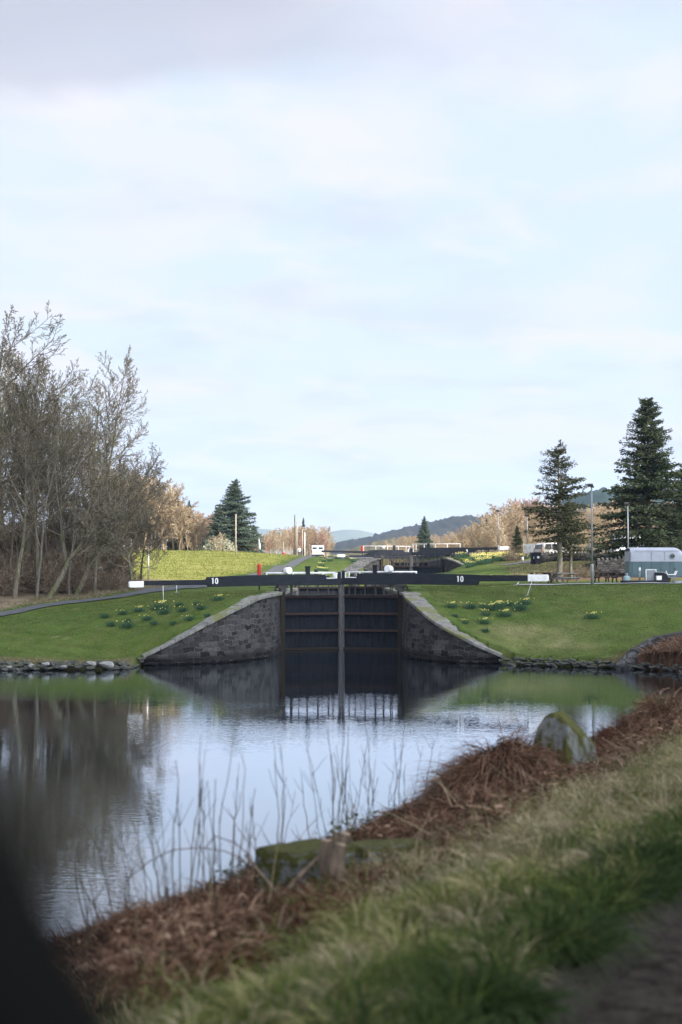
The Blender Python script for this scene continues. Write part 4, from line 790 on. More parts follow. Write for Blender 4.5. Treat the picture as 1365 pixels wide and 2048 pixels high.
def pole(px, py, Yd, top, r, label, m='pole_wood', name='pole', arm=False, cat='pole', lower=None):
    b = root(px, py, Yd); H = P(px, top, Yd).z-b.z; e = empty(name, b, label, cat)
    MB().tube([(0, 0, -.3), (0, 0, H)], [r, r*.75], 10).build('shaft', M[m], e)
    mb = MB(); mb.tube([(0, 0, H-.01), (0, 0, H+.05)], [r*.8, r*.5], 10)
    if arm: mb.box((0, 0, H-.5), (.9, .08, .08))
    mb.build('cap', M['steel_dark'] if m != 'paint_white' else M['paint_white'], e)
    return e
pole(472, 1113, 176, 1028, .10, 'pale wooden pole on the sunlit field in front of the large conifer')
e = pole(297, 1155, 119, 1085, .055, 'white and grey post at the left end of the yellow field', 'galv'); MB().tube([(0, 0, .9), (0, 0, 2.6)], .062, 10).build('white_sleeve', M['paint_white'], e)
pole(590, 1116, 215, 1030, .13, 'tallest dark telegraph pole by the walkers', 'bark', 'telegraph_pole', cat='telegraph pole')
pole(594, 1116, 214, 1046, .11, 'pale pole leaning close beside the dark telegraph pole'); pole(605, 1116, 218, 1058, .09, 'thin pale pole just right of the telegraph pole'); pole(610, 1118, 205, 1065, .08, 'white topped pole left of the white van', 'paint_white')
pole(567, 1110, 235, 1085, .08, 'short pale pole behind the small red lifebuoy box')
e = pole(518, 1105, 192, 1074, .05, 'short flag pole on the field crest with a furled white flag', 'galv', 'flag_pole', cat='flag pole'); MB().tube([(.12, 0, .55), (.10, 0, 1.2), (.04, 0, 2.0)], [.16, .12, .02], 8).build('flag', M['white_cloth'], e)
def lifebuoy(px, py, Yd, top, label, hr=.17):
    b = root(px, py, Yd); H = P(px, top, Yd).z-b.z; e = empty('lifebuoy_post', b, label, 'lifebuoy post')
    MB().tube([(0, 0, -.1), (0, 0, H*.6)], .05, 8).build('post', M['rust'], e); z0 = H*.48
    MB().tube([(0, 0, z0), (0, 0, z0+.06), (0, 0, H-.14), (0, 0, H-.05), (0, 0, H)], [hr*.8, hr, hr, hr*.85, hr*.3], 12).build('housing', M['red'], e)
    MB().box((0, -hr*.98, (z0+H)/2), (hr*.5, .02, (H-z0)*.8), bev=.005).build('door_strip', M['red'], e)
lifebuoy(519, 1182, 96, 1127, 'tall red lifebuoy post behind the thick end of the left near beam', .13)
lifebuoy(568, 1116, 222, 1105, 'small red lifebuoy box beside the far end of the path', .28)
lifebuoy(725, 1110, 182, 1091, 'red lifebuoy post beyond the far left beam', .17)
# ------------------------------------------------------------------ far stone walls, rails
def field_wall(pts, h, label, th=.5):
    pts = np.array(pts, float); n = 60; t = np.linspace(0, 1, n); c = np.stack([np.interp(t, np.linspace(0, 1, len(pts)), pts[:, k]) for k in range(2)], 1); zg = height(c[:, 0], c[:, 1])
    e = empty('stone_wall', (c[0, 0], c[0, 1], zg[0]), label, 'stone wall'); o_ = np.array(e.location); hh = np.interp(t, np.linspace(0, 1, len(h)), h); top = zg+hh+.06*vnoise(t*40, t*0, 2.2, 12)
    rows = [np.c_[c[:, 0], c[:, 1]-th/2, zg-.4]]; rows += [np.c_[c[:, 0], c[:, 1]-th/2+.03*vnoise(t*50, t*0+f*5, 2, 13), zg*(1-f)+top*f] for f in (0.01, .3, .6, .85, 1)]; rows += [np.c_[c[:, 0], c[:, 1]+th/2, top], np.c_[c[:, 0], c[:, 1]+th/2, zg-.4]]
    V = np.concatenate(rows)-o_; ii = np.arange(len(V)).reshape(len(rows), n); mesh_np('masonry', V, np.stack([ii[:-1, :-1], ii[:-1, 1:], ii[1:, 1:], ii[1:, :-1]], -1).reshape(-1, 4), M['field_courses'], e, attrs={'lay': ('FLOAT_COLOR', np.c_[V[:, 0], V[:, 2], V[:, 0]*0, V[:, 0]*0+1])})
    mb = MB(); x = 0
    for k in range(int(np.linalg.norm(pts[-1]-pts[0])/.34)):
        f = (k+.5)*.34/np.linalg.norm(pts[-1]-pts[0]); mb.box(Vector((np.interp(f, t, c[:, 0]), np.interp(f, t, c[:, 1]), np.interp(f, t, top)+.07))-e.location, (random.uniform(.12, .2), th*.9, random.uniform(.16, .34)), ry=random.uniform(-.3, .3), bev=.03)
    mb.build('cope_stones', M['fieldwall'], e)
a = P(1078, 1122, 135); b = P(1275, 1122, 135); field_wall([(a.x, 134.6), (b.x+8, 134.6)], [.75, .75, .8], 'long dry stone wall along the parking road above the picnic tables')
a = P(1190, 1150, 117); b = P(1345, 1150, 117); field_wall([(a.x, 116.2), (b.x, 116.2)], [1.35, 1.4, 1.35], 'lower retaining stone wall behind the lamp post and horse trailer')
a = P(900, 1115, 171); b = P(1050, 1115, 171); field_wall([(a.x, 169.0), (b.x, 169.0)], [.35, .42, .3], 'low dark stone wall along the top of the daffodil bank')
e = empty('stone_wall', (13.5, 70.2, 0), 'tilted stone coping wall running down to the water beside the brown bracken', 'stone wall')
mb = MB(); pa = GP(1246, 1308); pb = P(1350, 1262, 73.0); c = [Vector((13.75, 70.2, .15)), Vector((14.6, 70.9, .85)), Vector((15.9, 71.8, 1.45)), Vector((18.0, 72.8, 1.75))]
for a, b in zip(c[:-1], c[1:]):
    d = b-a; mb.box((a+b)/2-e.location+Vector((0, 0, -.25)), (d.length*1.0, .5, .75), rz=math.atan2(d.y, d.x), ry=-math.atan2(d.z, math.hypot(d.x, d.y)), bev=.05)
mb.build('slab', M['wall'], e)
# ------------------------------------------------------------------ stone edging at the water
def stone_mesh(seed, mat_):
    r = np.random.default_rng(seed); bm = bmesh.new(); bmesh.ops.create_icosphere(bm, subdivisions=3, radius=.5); V = np.array([v.co[:] for v in bm.verts]); ax = r.normal(0, 1, (9, 3)); ax /= np.linalg.norm(ax, axis=1)[:, None]
    for a in ax:
        d = V@a; lim = r.uniform(.24, .38); over = np.clip(d-lim, 0, None); V -= over[:, None]*a*.92
    V += .012*r.normal(0, 1, V.shape)
    for v, c_ in zip(bm.verts, V): v.co = c_
    me = bpy.data.meshes.new('stone'); bm.to_mesh(me); bm.free(); me.materials.append(mat_); return me
sm = [stone_mesh(k, M['edge_stone']) for k in range(5)]; sp_ = [stone_mesh(k+20, M['edge_pale']) for k in range(3)]
def put_stone(x, y, z, dims, pale, label, grp_):
    o = bpy.data.objects.new('stone', random.choice(sp_ if pale else sm)); o.location = (x, y, z); o.scale = dims; o.rotation_euler = (random.uniform(-.15, .15), random.uniform(-.2, .2), random.uniform(-.4, .4)); link(o); tag(o, label, 'stone', grp_)
for k in range(120):
    x = -19.5+9.3*(k+random.random())/120; y = np.interp(x, EDX, EDY); lay = random.random(); put_stone(x, y+.15-.45*(1-lay), .05+.34*lay, (random.uniform(.3, .75), .5, random.uniform(.12, .26)), False, 'dark flat stone in the rough edging below the left grass bank', 'dark edging stones on the left bank')
for px, py, w, h, lb in ((215, 1329, .95, .34, 'largest pale stone at the waterline of the left bank'), (183, 1327, .62, .25, 'pale stone left of the largest pale one at the left waterline'), (92, 1328, .5, .2, 'flat pale stone in the left part of the left edging'), (20, 1335, .45, .2, 'pale stone at the far left end of the edging'), (128, 1334, .5, .18, 'thin pale slab low at the waterline between the two clusters of pale stones'), (62, 1331, .4, .2, 'small pale stone between the flat pale one and the left end')):
    p_ = P(px, py, 69.5); put_stone(p_.x, 69.55, p_.z, (w, .5, h), True, lb, None)
for k in range(90):
    x = 8.3+8*(k+random.random())/90; y = np.interp(x, ERX, ERY); lay = random.random(); put_stone(x, y+.12-.35*(1-lay), .02+.34*lay, (random.uniform(.3, .6), .5, random.uniform(.12, .24)), False, 'dark wet stone in the edging below the right grass bank', 'dark edging stones on the right bank')
# ------------------------------------------------------------------ picnic area
def picnic_table(px, Yd, rz, label, m='bench_wood'):
    b = root(px, 1166, Yd); e = empty('picnic_table', b, label, 'picnic table', 'picnic tables on the lawn by the lock'); e.rotation_euler = (0, 0, rz)
    mb = MB(); [mb.box((0, -.32+k*.16, .74), (1.8, .145, .045), bev=.008) for k in range(5)]; mb.build('table_top', M[m], e)
    for sg in (-1, 1):
        mb = MB(); [mb.box((0, sg*(.66+k*.14), .44), (1.8, .13, .045), bev=.008) for k in (0, 1)]; mb.build('seat', M[m], e)
    for sx in (-.62, .62):
        mb = MB()
        for sg in (-1, 1): mb.tube([(sx, sg*.20, .72), (sx, sg*.62, 0)], .05, 4)
        mb.box((sx, 0, .39), (.05, 1.6, .09)); mb.box((sx, 0, .69), (.05, .7, .07)); mb.build('leg_frame', M[m], e)
        MB().tube([(sx*.95, 0, .40), (sx*.4, 0, .71)], .035, 4).build('brace', M[m], e)
picnic_table(1082, 97, .05, 'picnic table partly behind the white end of the right beam'); picnic_table(1130, 96, 0.5, 'picnic table with splayed legs between the white beam end and the lamp post', 'bench_pale'); picnic_table(1104, 103, .8, 'picnic table farther back between two nearer ones'); picnic_table(1212, 98, .08, 'dark picnic table to the right of the tallest lamp post'); picnic_table(1232, 103, 0.0, 'dark picnic table behind the one right of the lamp post')
# horse trailer
def horse_trailer():
    x0 = P(1263, 1165, 96).x; x1 = x0+3.75; b = Vector(((x0+x1)/2, 97.2, hz((x0+x1)/2, 97.2))); L = x1-x0; D = 2.0; e = empty('horse_trailer', b, 'teal horse trailer with a silver bowed roof parked at the right edge', 'horse trailer')
    hx = L/2; zb, zs, zt = .38, 1.45, 2.42
    mb = MB(); mb.box((0, 0, (zb+zs)/2), (L, D, zs-zb), bev=.03); mb.build('body', M['teal'], e)
    mb = MB()
    for k in range(5): mb.box((-.15, -D/2-.012, zb+.16+k*.19), (L*.78, .03, .03))
    mb.build('rib', M['teal'], e)
    mb = MB()
    for f in (-.46, -.29, -.12, .05, .22): mb.box((L*f, -D/2-.02, (zb+zs)/2), (.035, .045, zs-zb))
    mb.build('upright', M['teal'], e)
    # silver upper shell: profile in x-z with rounded right end, bowed across y
    n = 14; xs = np.linspace(-hx, hx, 30); V = []; 
    for x in xs:
        r_ = max(0, (x-(hx-.75))/.75); l_ = max(0, (-hx+.12-x)/.12); top = zt-.85*(1-math.sqrt(max(0, 1-r_**2)))-.05*l_
        for k in range(n+1):
            a = math.pi*k/n; y = -(D/2-.0)*math.copysign(abs(math.cos(a))**.45, math.cos(a)); z = zs+(top-zs)*abs(math.sin(a))**.45; V.append((x, y, z))
    ii = np.arange(30*(n+1)).reshape(30, n+1); F = np.stack([ii[:-1, :-1], ii[:-1, 1:], ii[1:, 1:], ii[1:, :-1]], -1).reshape(-1, 4); rf = mesh_np('roof', V, F, M['silver'], e, smooth=True)
    MB().box((-hx+.012, 0, (zs+zt)/2-.12), (.02, D*.96, zt-zs-.28)).build('end_panel', M['silver'], e)
    mb = MB(); [mb.box((x, -D/2-.0, (zs+zt)/2-.12), (.03, .03, zt-zs-.4)) for x in (-hx+.02, -.45, .45, )]; mb.box((-.05, -D/2-.01, zs), (L*.98, .05, .05)); mb.box((-.05, -D/2-.0, zt-.24), (L*.8, .03, .03)); mb.build('trim', M['galv'], e)
    mb = MB(); c = (.95, -D/2-.045, (zs+zt)/2-.12)
    mb.cyl((c[0], c[1]+.03, c[2]), (c[0], c[1], c[2]), .19, 20); mb.build('emblem', M['galv'], e)
    mb = MB(); [mb.box((c[0]+dx, c[1]-.008, c[2]), (.05, .012, h_)) for dx, h_ in ((-.10, .18), (-.03, .26), (.05, .24), (.11, .14))]; mb.box((c[0], c[1]-.009, c[2]-.04), (.22, .011, .04)); mb.build('emblem_mark', M['steel_dark'], e)
    MB().box((hx-.55, -D/2-.02, (zb+zs)/2), (.62, .03, zs-zb-.1), bev=.01).build('door', M['teal'], e); MB().box((hx-.78, -D/2-.05, .95), (.05, .04, .12)).build('door_handle', M['steel_dark'], e)
    for x in (-.35, .55): MB().cyl((x, -D/2+.02, .3), (x, -D/2+.22, .3), .3, 18).build('wheel', M['rubber'], e)
    MB().box((-hx-.02, -D/2+.1, 1.3), (.05, .06, 1.9)).build('corner_post', M['galv'], e)
horse_trailer()
def gpx(px, Yd): x = P(px, 1160, Yd).x; return Vector((x, Yd, hz(x, Yd)))
# things in front of the trailer
b = gpx(1301, 94.4); e = empty('equipment_cabinet', b, 'grey cabinet with a white frame in front of the horse trailer', 'cabinet'); MB().box((0, 0, .47), (.66, .5, .80), bev=.01).build('body', M['galv'], e)
mb = MB(); [mb.box((sx*.33, -.25, .47), (.05, .05, .86)) for sx in (-1, 1)]; [mb.box((0, -.25, z), (.61, .05, .05)) for z in (.06, .88)]; mb.build('frame', M['paint_white'], e)
b = gpx(1280, 94.6); e = empty('standpipe', b, 'white topped standpipe post left of the grey cabinet', 'post'); MB().cyl((0, 0, 0), (0, 0, .85), .06, 8).build('pipe', M['galv'], e); MB().box((0, -.02, .92), (.13, .13, .22), bev=.02).build('tap_head', M['paint_white'], e)
b = gpx(1254, 94.8); e = empty('gas_bottle', b, 'pale teal gas bottle standing at the left corner of the trailer', 'gas bottle'); MB().tube([(0, 0, 0), (0, 0, .05), (0, 0, .42), (0, 0, .5), (0, 0, .53)], [.2, .23, .23, .15, .06], 16).build('tank', mat('bottle_teal', (.22,.32,.33), rough=.5), e); MB().tube([(0, 0, .52), (0, 0, .68)], [.09, .09], 10).build('collar', M['galv'], e)
b = gpx(1292, 93.6); e = empty('low_platform', b, 'low black platform on the grass in front of the horse trailer', 'platform'); MB().prism([(-1.55, .02), (-1.3, -.1), (1.5, -.1), (1.5, .18), (-1.6, .18)], -.5, .5).build('deck', M['dark_cloth'], e, bev=.03); mb = MB(); [mb.box((x, -.3, -.06), (.15, .1, .12)) for x in (-1.1, 0, 1.2)]; mb.build('skid', M['steel_dark'], e)
b = gpx(1322, 94.2); e = empty('covered_cart', b, 'small black cart with a curved silver hood beside the cabinet', 'cart'); MB().prism([(-.42, .1), (.42, .1), (.46, .3), (.34, .55), (.15, .68), (-.42, .70)], -.3, .3).build('body', M['dark_cloth'], e, bev=.03); mb = MB(); mb.tube([(-.42, -.31, .72), (.15, -.31, .70), (.36, -.31, .56), (.52, -.31, .36), (1.1, -.31, .34)], .025, 6); mb.build('hood_rail', M['galv'], e); [MB().cyl((x, -.33, .14), (x, -.26, .14), .14, 12).build('wheel', M['rubber'], e) for x in (-.25, .3)]
b = gpx(1318, 93.2); e = empty('white_box', b+Vector((0, 0, .13)), 'small white box on the black platform', 'box'); MB().box((0, 0, .2), (.34, .3, .26), bev=.04).build('box_body', M['paint_white'], e); MB().box((0, 0, .34), (.36, .32, .03), bev=.01).build('lid', M['paint_white'], e)
b = gpx(1342, 94.2); e = empty('folding_trough', b, 'white open trough on a stand in front of the trailer door', 'trough'); MB().prism([(-.28, .55), (.28, .55), (.4, .82), (.34, .82), (.25, .60), (-.25, .60), (-.34, .82), (-.4, .82)], -.25, .25).build('tray', M['paint_white'], e); mb = MB(); [mb.tube([(sx*.25, sy*.2, 0), (sx*.2, sy*.2, .56)], .02, 6) for sx in (-1, 1) for sy in (-1, 1)]; mb.build('stand', M['galv'], e)
b = gpx(1360, 93.4); e = empty('white_slab', b, 'low pale concrete slab right of the black platform', 'slab'); MB().box((.2, 0, .1), (1.2, .8, .22), bev=.02).build('slab_body', M['paving'], e)
# bins
for k, (px, lb) in enumerate(((1066, 'black wheelie bin at the left end of the long stone wall'), (1072, 'second black wheelie bin touching the first at the wall end'))):
    x = P(px, 1118, 134.6).x; b = Vector((x, 133.9-k*.5, hz(x, 134))); e = empty('wheelie_bin', b, lb, 'bin', 'black bins at the wall end'); MB().prism([(-.24, 0), (.24, 0), (.3, 1.0), (-.3, 1.0)], -.3, .3).build('body', M['dark_cloth'], e, bev=.03); MB().box((0, -.02, 1.04), (.66, .68, .07), rx=.08, bev=.02).build('lid', M['dark_cloth'], e); MB().box((.02, -.33, .6), (.2, .02, .2)).build('sticker', M['paint_white'], e); [MB().cyl((sx*.3, .2, .1), (sx*.26, .2, .1), .1, 10).build('wheel', M['rubber'], e) for sx in (-1, 1)]
x = P(1051, 1110, 150).x; b = Vector((x, 147, hz(x, 147))); e = empty('notice_board', b, 'grey framed notice board left of the black bins', 'notice board'); MB().box((0, 0, 1.1), (1.1, .06, 1.0)).build('board', M['galv'], e); [MB().box((sx*.58, 0, .85), (.08, .08, 1.7)).build('post', M['pole_wood'], e) for sx in (-1, 1)]
x = P(1040, 1122, 148).x; b = Vector((x, 146, hz(x, 146))); e = empty('marker_stone', b, 'small white marker stone on the grass left of the bins', 'marker'); MB().tube([(0, 0, 0), (0, 0, .3), (0, 0, .38)], [.16, .15, .08], 10).build('stone_body', M['paint_white'], e)
# ------------------------------------------------------------------ vehicles
def wheels(e, pts, r_=.33, w=.22):
    for x, y in pts:
        sg = 1 if y > 0 else -1; wo = MB().cyl((x, y-sg*w, r_), (x, y, r_), r_, 20).build('wheel', M['rubber'], e); MB().cyl((x, y+sg*.001, r_), (x, y+sg*.02, r_), r_*.6, 14).build('rim', M['galv'], wo)
def van(loc, rz, label, L=4.6, Wd=1.9, H=1.95, hood=.75, col='van_white', windows=True):
    e = empty('van', loc, label, 'van'); e.rotation_euler = (0, 0, rz); hx = L/2      # front towards +x
    prof = [(-hx, .35), (-hx, H*.55), (-hx+.06, H*.93), (-hx+.2, H), (hx-hood-.9, H), (hx-hood-.65, H*.96), (hx-hood+.1, H*.6), (hx-.15, H*.5), (hx, H*.38), (hx, .3)]
    MB().prism(prof, -Wd/2, Wd/2).build('body', M[col], e, bev=.09)
    mb = MB(); [mb.prism([(hx-hood-.75, H*.58), (hx-hood-.05, H*.58), (hx-hood-.62, H*.9), (hx-hood-.95, H*.9)], sg*(Wd/2+.002), sg*(Wd/2+.012)) for sg in (-1, 1)]; mb.build('side_window', M['glass_dark'], e)
    mb = MB(); [mb.box((-hx-.0, sg*Wd*.24, H*.76), (.05, Wd*.34, H*.17), bev=.02) for sg in (-1, 1)]; (mb.build('rear_window', M['glass_dark'], e) if windows else None)
    MB().prism([(hx-hood-.66, H*.95), (hx-hood+.06, H*.63), (hx-hood+.09, H*.63), (hx-hood-.60, H*.95)], -Wd*.42, Wd*.42).build('windscreen', M['glass_dark'], e)
    for sg in (-1, 1): MB().box((-hx-.005, sg*(Wd/2-.09), H*.48), (.05, .12, .38), bev=.015).build('tail_light', M['lens_red'], e); MB().box((hx-.02, sg*(Wd/2-.2), H*.42), (.06, .25, .16), bev=.02).build('headlight', M['galv'], e); MB().box((hx-hood-.2, sg*(Wd/2+.09), H*.62), (.1, .16, .2), bev=.02).build('mirror', M['rubber'], e)
    MB().box((-hx-.03, 0, .42), (.1, Wd*.96, .2), bev=.03).build('rear_bumper', M['rubber'], e); MB().box((-hx-.035, 0, H*.40), (.03, .5, .11)).build('number_plate', M['plate_yellow'], e); MB().box((-hx-.02, 0, H*.62), (.02, .02, H*.6)).build('door_seam', M['rubber'], e)
    wheels(e, [(-hx+.85, -Wd/2), (-hx+.85, Wd/2), (hx-.85, -Wd/2), (hx-.85, Wd/2)])
    return e
x = P(636, 1115, 226).x; van((x, 226, hz(x, 226)), R(91), 'white van seen from behind at the end of the path', 4.4, 1.95, 1.95)
x = P(1272, 1100, 141).x; van((x+.6, 141, hz(x, 141)), 0.0, 'long white panel van behind the stone wall and trailer', 5.6, 2.0, 2.35, windows=False)
def pickup(loc, rz, label):
    e = empty('estate_car', loc, label, 'car'); e.rotation_euler = (0, 0, rz)
    MB().prism([(-2.0, .4), (-2.0, 1.0), (-1.85, 1.55), (-1.6, 1.72), (-.2, 1.72), (.45, 1.15), (1.6, 1.02), (2.0, .85), (2.05, .4)], -.88, .88).build('body', M['car_silver'], e, bev=.07)
    for sg in (-1, 1):
        mb = MB(); mb.prism([(-1.75, 1.08), (-1.0, 1.08), (-1.0, 1.6), (-1.6, 1.6)], sg*.882, sg*.895); mb.prism([(-.92, 1.08), (.25, 1.08), (-.3, 1.6), (-.92, 1.6)], sg*.882, sg*.895); mb.build('side_window', M['glass_dark'], e); MB().box((-2.0, sg*.78, 1.0), (.06, .12, .3)).build('tail_light', M['lens_red'], e)
    MB().box((-1.95, 0, 1.33), (.05, 1.4, .42), ry=.2, bev=.02).build('rear_window', M['glass_dark'], e); MB().prism([(-.12, 1.66), (.42, 1.2), (.46, 1.2), (-.06, 1.67)], -.75, .75).build('windscreen', M['glass_dark'], e)
    MB().box((-2.03, 0, .5), (.12, 1.7, .22), bev=.03).build('rear_bumper', M['rubber'], e); wheels(e, [(-1.25, -.88), (-1.25, .88), (1.25, -.88), (1.25, .88)], .36)
x = P(1113, 1105, 138.6).x; pickup((x, 138.6, hz(x, 138.6)+.0), .35, 'silver estate car parked behind the stone wall near the sparse conifer')
# ------------------------------------------------------------------ walkers
def person(loc, rz, label, top, legs, step=.12, hood=False):
    e = bpy.data.objects.new('person', bpy.data.meshes.new('person')); link(e); tag(e, label, 'person', 'walkers on the path'); e.location = loc; e.rotation_euler = (0, 0, rz)
    vs = [(0,0,.92),(0,0,1.12),(0,0,1.38),(0,0,1.50),(0,0.0,1.60),(0,0,1.72),(-.19,0,1.40),(-.25,.03,1.14),(-.25,-.08,.90),(.19,0,1.40),(.25,-.03,1.14),(.25,.08,.90),(-.10,0,.86),(-.11,-step*.5,.48),(-.11,step,.08),(-.11,step-.12,.03),(.10,0,.86),(.11,step*.3,.48),(.11,-step,.08),(.11,-step-.12,.03)]
    ed = [(0,1),(1,2),(2,3),(3,4),(4,5),(2,6),(6,7),(7,8),(2,9),(9,10),(10,11),(0,12),(12,13),(13,14),(14,15),(0,16),(16,17),(17,18),(18,19)]
    rd = [.15,.14,.17,.06,.095,.09,.07,.055,.04,.07,.055,.04,.10,.07,.05,.045,.10,.07,.05,.045]
    e.data.from_pydata(vs, ed, []); m = e.modifiers.new('skin', 'SKIN'); e.data.skin_vertices.new() if not e.data.skin_vertices else None
    for v, r_ in zip(e.data.skin_vertices[0].data, rd): v.radius = (r_, r_*.85)
    e.data.skin_vertices[0].data[0].use_root = True; s_ = e.modifiers.new('sub', 'SUBSURF'); s_.levels = 1; s_.render_levels = 1; e.data.materials.append(M[legs])
    MB().tube([(0, 0, .86), (0, 0, 1.0), (0, 0, 1.3), (0, 0, 1.45), (0, 0, 1.50)], [.20, .185, .215, .17, .07], 12).build('jacket', M[top], e)
    for sg in (-1, 1): MB().tube([(sg*.17, 0, 1.42), (sg*.25, .03*-sg, 1.14), (sg*.25, .06*sg, .95)], [.085, .075, .06], 8).build('sleeve', M[top], e)
    MB().tube([(0, 0, 1.52), (0, 0, 1.58), (0, 0, 1.66), (0, 0, 1.73), (0, 0, 1.75)], [.06, .10, .105, .08, .02], 10).build('head', M['skin'], e)
    MB().tube([(0, .03, 1.60), (0, .025, 1.68), (0, .02, 1.76), (0, .02, 1.78)], [.10, .115, .09, .02], 10).build('hair', M['hair'], e)
M['grey_cloth'] = mat('grey_cloth', (.12,.12,.13), rough=.95)
for px, Yd, rz, tp, lg, lb in ((593.5, 238, .2, 'dark_cloth', 'grey_cloth', 'person in dark clothes walking left of the one in white'), (599, 237, .1, 'white_cloth', 'grey_cloth', 'person in a white jacket in the middle of the walkers'), (606, 239, 3.2, 'dark_cloth', 'dark_cloth', 'person all in black to the right of the one in white')):
    x = P(px, 1115, Yd).x; person((x, Yd, hz(x, Yd)), rz, lb, tp, lg)
# ------------------------------------------------------------------ blades, straw, bracken
def ribbons(name, mat_, rt, dr, ln, wd, droop, rnd, nseg=3, parent=None, build=True, grav=None):
    """curved tapering strips: rt roots (n,3), dr first directions (n,3), droop bends them down"""
    n = len(rt); dr = dr/np.linalg.norm(dr, axis=1)[:, None]; side = np.cross(dr, rng.normal(0, 1, (n, 3))); side /= np.linalg.norm(side, axis=1)[:, None]+1e-9
    p = rt.copy(); d = dr.copy(); rows = []
    for k in range(nseg+1):
        w = wd*(1-(k/nseg)**1.5*.9); rows.append(np.stack([p-side*w[:, None]/2, p+side*w[:, None]/2], 1)); p = p+d*(ln/nseg)[:, None]; d = d+np.array([0, 0, -1.])*(droop/nseg)[:, None]; d /= np.linalg.norm(d, axis=1)[:, None]
    V = np.stack(rows, 1).reshape(-1, 3); b = np.arange(n)[:, None]*(2*(nseg+1)); F = np.concatenate([np.stack([b+2*k, b+2*k+1, b+2*k+3, b+2*k+2], -1).reshape(-1, 4) for k in range(nseg)])
    r = np.repeat(rnd, 2*(nseg+1))
    if not build: return V, F, r
    return mesh_np(name, V, F, mat_, parent, attrs={'rnd': ('FLOAT', r)})
def onground(x, y, dz=-.01): return np.c_[x, y, height(x, y)+dz]
def from_st(s, t): return .46+.432*t-.902*s, 4.1+.902*t+.432*s
def rdir(n, up=1.0, sp=.6): d = rng.normal(0, sp, (n, 3)); d[:, 2] = up*(.6+.6*rng.random(n)); return d
def stuff(o, label, cat): return tag(o, label, cat, kind='stuff')
def SP(px, s):
    """the ground point in picture column px that lies s metres in from the road edge"""
    k = (px-682.5)/FPX; y = (s-.902*.46+.432*4.1)/(.432-.902*k); return Vector((k*y, y, hz(k*y, y)))
# verge grass, green
def dens_t(n, a, b): u = rng.random(n); return a+(b-a)*u**1.5
n = 100000; t = dens_t(n, -3.5, 20); s = rng.uniform(-.02, 1.75, n); x, y = from_st(s, t); nz = vnoise(x, y, 2.2, 51)+.5*vnoise(x, y, 6, 52)
k = (nz > -.55-.5*rng.random(n))&(s > .02+.12*np.abs(vnoise(t, t*0, 3, 53))); x, y, s, nz = x[k], y[k], s[k], nz[k]; m = len(x)
clump = .55+.55*np.clip(vnoise(x, y, 5, 55)+.3, 0, 1)
stuff(ribbons('verge_grass', M['grass'], onground(x, y), rdir(m, 1, .5), (clump+.6*np.clip(.5-s,0,.5))*rng.uniform(.08, .19, m), rng.uniform(.003, .0065, m), rng.uniform(.3, 1.6, m), np.clip(.28+.18*rng.normal(0, 1, m)-.25*nz*.3+.25*(vnoise(x, y, 1.1, 54) > .1)+.3*vnoise(x, y, 2.7, 57), 0, 1), 3), 'tussocky green verge grass between the road and the bracken', 'grass')
n = 110000; t = dens_t(n, -3.5, 24); s = rng.uniform(.03, 1.9, n); x, y = from_st(s, t); nz = vnoise(x, y, 1.1, 54)+.4*vnoise(x, y, 5, 56)+.75*np.clip((t-2.2)/1.5,0,1)*(s > .2)-.3*np.clip((2.5-t)/1,0,1); k = nz > .12+.5*rng.random(n); x, y = x[k], y[k]; m = len(x)
stuff(ribbons('dry_grass', M['straw'], onground(x, y, .01), rdir(m, .45, .7), rng.uniform(.10, .24, m), rng.uniform(.003, .006, m), rng.uniform(.8, 2.2, m), rng.random(m), 4), 'bleached dry grass matted over the verge', 'dry grass')
def tussocks(name, cs, mt, nb, ln, wd, label, cat):
    P_ = []; D_ = []; L_ = []; R_ = []
    for (x, y, z, r_, q) in cs:
        a = rng.random(nb)*6.283; v = rng.random(nb)**.5; P_.append(np.c_[x+r_*.45*v*np.cos(a), y+r_*.45*v*np.sin(a), np.full(nb, z-.02)]); D_.append(np.c_[np.cos(a)*v*1.1, np.sin(a)*v*1.1, np.full(nb, .9)]+rng.normal(0, .22, (nb, 3))); L_.append(r_*rng.uniform(.6, 1.25, nb)); R_.append(np.clip(q+rng.normal(0, .13, nb), 0, 1))
    P_ = np.concatenate(P_); m = len(P_); stuff(ribbons(name, mt, P_, np.concatenate(D_), np.concatenate(L_), rng.uniform(*wd, m), rng.uniform(1.2, 3.2, m), np.concatenate(R_), 4), label, cat)
def tc_(n, t0, t1, s0, s1, r0, r1, q0, q1):
    t = dens_t(n, t0, t1); s = rng.uniform(s0, s1, n); x, y = from_st(s, t); z = height(x, y); return list(zip(x, y, z, rng.uniform(r0, r1, n), rng.uniform(q0, q1, n)))
tussocks('grass_tussocks', tc_(420, -3.5, 16, .08, 1.7, .10, .24, .05, .95), M['grass'], 110, None, (.004, .008), 'uneven green tussocks across the verge', 'grass')
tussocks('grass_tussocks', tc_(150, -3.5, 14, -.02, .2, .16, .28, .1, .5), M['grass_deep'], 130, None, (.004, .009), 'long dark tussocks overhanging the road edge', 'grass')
tussocks('straw_tussocks', tc_(520, 2.2, 20, .15, 1.75, .10, .22, .2, .9)+tc_(380, -3.3, 4, .1, 1.7, .08, .18, .15, .85), M['straw'], 90, None, (.0035, .007), 'flattened straw coloured tussocks in the upper part of the verge', 'dry grass')
